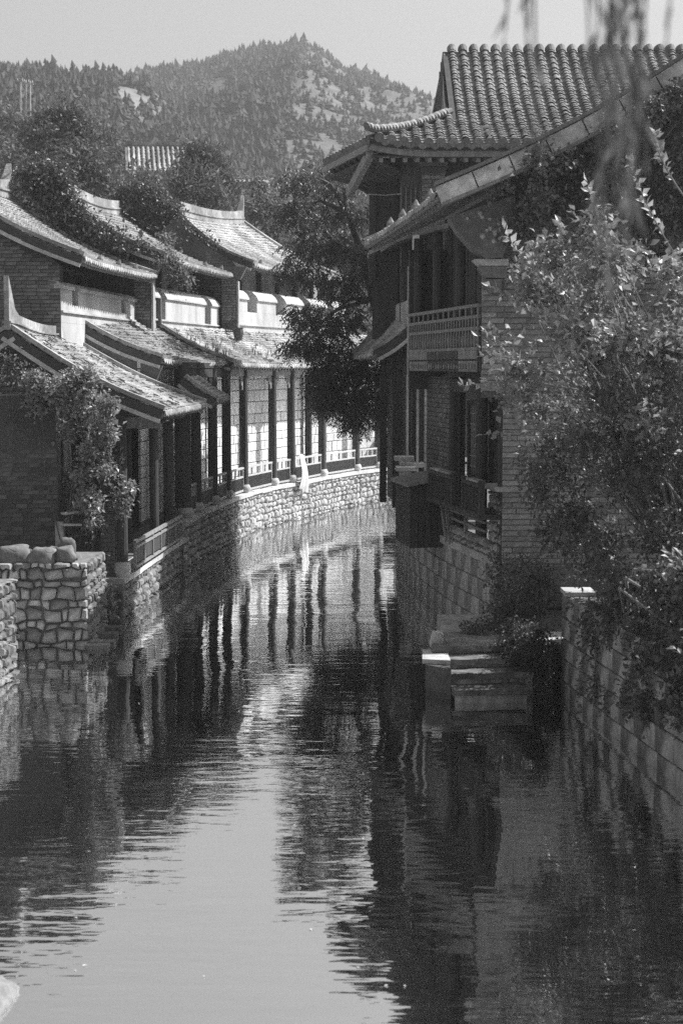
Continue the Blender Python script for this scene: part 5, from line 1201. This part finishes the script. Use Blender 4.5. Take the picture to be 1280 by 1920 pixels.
# creepers on the left roofs
def vine(name, blobs, base, n, label, seed, L=.11, m=leafd_m, k=8): return plant(name, base, blobs, n, L, L*.6, m, label, 'creeper', seed=seed, clump=8, k=k, wood=bark_m, spread=.2, shell=.2, crownname='foliage')
b1 = [(55, 335, 38.35, 30), (85, 330, 38.35, 38), (110, 350, 38.35, 42), (75, 370, 38.35, 34), (125, 385, 38.35, 36), (110, 410, 38.35, 30), (150, 410, 38.35, 26), (165, 440, 38.35, 26), (140, 430, 38.35, 24), (195, 435, 38.35, 20), (200, 460, 38.35, 20), (225, 445, 38.35, 17), (235, 468, 38.35, 16), (255, 455, 38.35, 14), (270, 462, 38.35, 8)]
vine('roof_creeper', b1, (-6.8, 38.35, 6.5), 7500, 'dark creeper heap between the nearest and the middle upper roofs', 21)
b2 = [(235, 365, 46.6, 24), (265, 360, 46.6, 26), (290, 375, 46.6, 28), (255, 390, 46.6, 22), (300, 400, 46.6, 28), (275, 410, 46.6, 22), (325, 420, 46.6, 24), (310, 435, 46.6, 20), (345, 440, 46.6, 18), (360, 455, 46.6, 13), (380, 445, 46.6, 8), (400, 458, 46.6, 7), (330, 395, 46.6, 16)]
vine('roof_creeper', b2, (-5.6, 46.6, 7.5), 6500, 'leafy creeper running down the edge between the middle and farthest upper roofs', 22)
b3 = [(318, 490, 38.6, 12), (332, 505, 38.6, 12), (325, 525, 38.5, 11), (345, 520, 38.5, 8), (352, 535, 38.5, 6), (300, 478, 38.6, 7), (318, 455, 39.5, 8), (308, 445, 39.5, 6)]
vine('hanging_sprig', b3, at(318, 484, Y=38.8), 1100, 'ragged sprig hanging from the near eave corner of the middle upper house', 23, k=8, L=.1, m=leafl_m)
b4 = region([(60, 710), (120, 700), (150, 680), (185, 715), (210, 760), (215, 850), (195, 900), (180, 985), (150, 990), (150, 880), (120, 800), (70, 760)], 42, 26.8, 27.3, 9, 19, 31)
b4 += region([(120, 880), (190, 960), (190, 1050), (145, 1180), (130, 1050), (125, 960)], 14, 27.5, 28, 12, 24, 32)+region([(200, 830), (240, 860), (245, 960), (215, 1000), (200, 900)], 7, 27.3, 27.6, 8, 14, 33)+[(170, 1080, 26.8, 20), (190, 1110, 26.9, 16), (200, 1140, 27, 14), (160, 1140, 26.8, 18)]
plant('wall_creeper', (-4.6, 27.15, .6), b4, 15000, .085, .052, leaf_m, 'bright leafy creeper climbing the nearest left brick gable', 'creeper', seed=34, clump=8, k=10, r0=.012, wood=bark_m, spread=.13, shell=.2, nleaf=150, leafmat=leafp_m)
b5 = region([(0, 660), (50, 680), (100, 720), (80, 740), (0, 720)], 10, 26.9, 27.4, 10, 22, 35)
plant('wall_creeper', (-5.6, 27.1, 3.4), b5, 450, .07, .03, leafl_m, 'thin wispy creeper under the eave left of the leafy one', 'creeper', seed=36, clump=5, k=5, r0=.008, wood=bark_m, spread=.14, shell=.2)
# trees behind the roofs
tb = [(100, 235, 62, 34), (130, 215, 62, 30), (95, 275, 61, 36), (140, 260, 62, 40), (165, 290, 61, 34), (120, 310, 60, 38), (60, 260, 62, 26), (180, 325, 60, 28), (190, 350, 60, 26), (80, 310, 61, 30), (155, 235, 62, 22), (150, 335, 60, 30), (210, 350, 60, 18)]
plant('tall_tree', at(135, 520, Y=62), tb, 8500, .2, .1, leafb_m, 'airy tall tree with slim pale trunk behind the nearest upper roof', 'tree', seed=41, clump=6, k=16, r0=.06, trunk=[at(135, 700, Y=62), at(134, 420, Y=62), at(133, 300, Y=62)], spread=.5, shell=.1, wood=twig_m)
tb = [(360, 300, 60, 30), (395, 310, 60, 34), (345, 330, 59, 26), (380, 345, 59, 36), (420, 345, 60, 28), (350, 365, 58, 26), (400, 375, 58, 28), (440, 360, 60, 18), (375, 285, 60, 16), (330, 350, 58, 16)]
plant('willowy_tree', at(385, 520, Y=60), tb, 7500, .24, .06, leafb_m, 'dense dark tree with narrow leaves right of the small ribbed roof', 'tree', seed=42, clump=8, k=12, r0=.05, trunk=[at(385, 640, Y=60), at(385, 420, Y=60), at(386, 370, Y=60)], spread=.4, shell=.2, droop=-.2)
tb = [(475, 360, 68, 22), (500, 375, 68, 26), (520, 395, 67, 24), (490, 400, 67, 24), (515, 430, 66, 22), (480, 345, 68, 14), (535, 420, 67, 18), (455, 375, 67, 14)]
plant('pale_tree', at(505, 560, Y=68), tb, 4500, .2, .09, leafl_m, 'pale sunlit tree between the farthest upper roof and the overhanging tree', 'tree', seed=43, clump=6, k=10, r0=.05, trunk=[at(505, 640, Y=68), at(503, 500, Y=68), at(502, 430, Y=68)], spread=.5, shell=.1)
tb = [(40, 305, 66, 22), (25, 290, 66, 14), (60, 300, 66, 12), (10, 310, 66, 16)]
plant('pale_bush', at(40, 400, Y=66), tb, 1500, .2, .08, leafl_m, 'small pale bush above the far left ridge end', 'bush', seed=44, clump=6, k=6, r0=.04, spread=.4)
tb = [(15, 240, 90, 34), (50, 250, 88, 28), (200, 270, 85, 26), (235, 300, 84, 22), (10, 280, 85, 24), (205, 310, 80, 24), (265, 345, 70, 14), (290, 355, 70, 14), (320, 365, 70, 12), (245, 335, 72, 16)]
plant('background_shrubbery', at(150, 400, Y=85), tb, 5000, .3, .14, leafb_m, 'dark shrubbery on the slope around the tall tree', 'shrubbery', seed=45, clump=6, k=0, spread=.6, crownname='foliage')
tb = [(u, 560+((u*7) % 40), 62, 40) for u in range(560, 780, 25)]+[(u, 480+((u*5) % 60), 66, 50) for u in range(480, 860, 30)]
plant('far_bank_trees', at(660, 640, Y=64), tb, 5000, .3, .14, leafb_m, 'trees closing the view behind the far end of the walkway', 'trees', seed=46, clump=6, k=0, spread=.6, crownname='foliage')
# willow by the camera
rr = random.Random(91); root = thing('willow_tree', (2.6, 4.6, 1.3), 'blurred willow strands hanging close to the viewer from above', 'willow')
m_ = MB(); tk = [V((3.0, 5.2, 1.2)), V((2.9, 5.1, 4)), V((2.6, 5.0, 6.2)), V((1.8, 4.9, 6.9)), V((1.0, 4.8, 7.0)), V((.3, 4.8, 6.8))]; m_.tube(tk, [.16, .14, .1, .06, .04, .02], 8); part('trunk', m_, bark_m, root, smooth=True)
def strand(u, v1, Y, dens, seed, lean=0):
    rr = random.Random(seed); p0 = at(u, -40, Y=Y); p0.z = 6.7; p1 = at(u+lean, v1, Y=Y); mb = MB(); n_ = 14
    pts = [V((lerp(p0.x, p1.x, t)+.02*math.sin(t*7+seed), lerp(p0.y, p1.y, t), lerp(p0.z, p1.z, t))) for t in [k/n_ for k in range(n_+1)]]
    mb.tube(pts, [.006*(1-.6*k/n_) for k in range(n_+1)], 5)
    L_ = p0.z-p1.z
    for k in range(int(L_*dens)):
        t = rr.random(); i_ = min(n_-1, int(t*n_)); p = lerp(pts[i_], pts[i_+1], t*n_-i_); d = V((rr.uniform(-.4, .4), rr.uniform(-.4, .4), -1)); leaf_into(mb, p, d, rvec(rr), rr.uniform(.07, .11), .014)
    part('strand', mb, willow_m, root)
for i, (u, v1, Y_v, dn) in enumerate(((1160, 520, 3.3, 51), (1172, 460, 3.5, 45), (1150, 300, 3.2, 45), (1185, 400, 3.4, 39), (1140, 230, 3.6, 33), (1198, 260, 3.5, 30), (1125, 320, 3.4, 21), (1110, 190, 3.3, 18), (968, 250, 3.5, 10), (985, 55, 3.5, 12), (942, 62, 3.7, 9), (1270, 70, 3.4, 12), (1165, 150, 3.2, 45), (1000, 330, 3.6, 6), (1210, 330, 3.6, 15))):
    strand(u, v1, Y_v, dn, i+5, lean=rr.uniform(-20, 20))
# unseen trees added beyond the right edge to shade the lower bank
def px(x, y, z): c, s_ = math.cos(PITCH), math.sin(PITCH); zc = y*c-(z-CAMZ)*s_; yc = y*s_+(z-CAMZ)*c; return (640+F*x/zc, 960-F*yc/zc, y)
for i, (x_, y_, z_) in enumerate(((8.8, 17.5, 5.0), (8.6, 22.5, 5.2))):
    bl = []
    for (a, b, c_, r_) in ((0, 0, 0, 1.5), (-1, 1, -.6, 1.2), (.6, -1.4, .3, 1.3), (.2, 1.6, .6, 1.2), (-.5, -1, -1.2, 1.1)):
        q_ = px(x_+a, y_+b, z_+c_); bl.append(q_+(r_*F/q_[2],))
    plant('shade_tree', (x_, y_, 1.2), bl, 5000, .26, .15, leafb_m, ['broad tree off the right edge shading the near canal wall', 'broad tree off the right edge beside the brick gable'][i], 'tree', seed=60+i, clump=8, k=8, r0=.09, trunk=[V((x_, y_, 1.2)), V((x_, y_, 3)), V((x_, y_, z_))], spread=.4, shell=.1)
# thin tube standing in for a highlight on the water, and a floating twig
m_ = MB(); rr = random.Random(2)
p = [at(u, v, z=.004) for u, v in ((1085, 1348), (1120, 1372), (1160, 1405), (1178, 1424))]; m_.tube(p, .0025, 5); single('drifting_line', m_, cap_m, 'thin pale cord lying on the water along the near right wall', 'cord')
for i in range(14):
    u, v = rr.uniform(20, 760), rr.uniform(1230, 1880); p = at(u, v, z=.006); m_ = MB(); leaf_into(m_, p, V((rr.uniform(-1, 1), rr.uniform(-1, 1), 0)), Z, rr.uniform(.02, .045), .02)
    single('floating_leaf', m_, cap_m, 'tiny pale leaf floating on the open water', 'leaf', group='leaves floating on the canal')
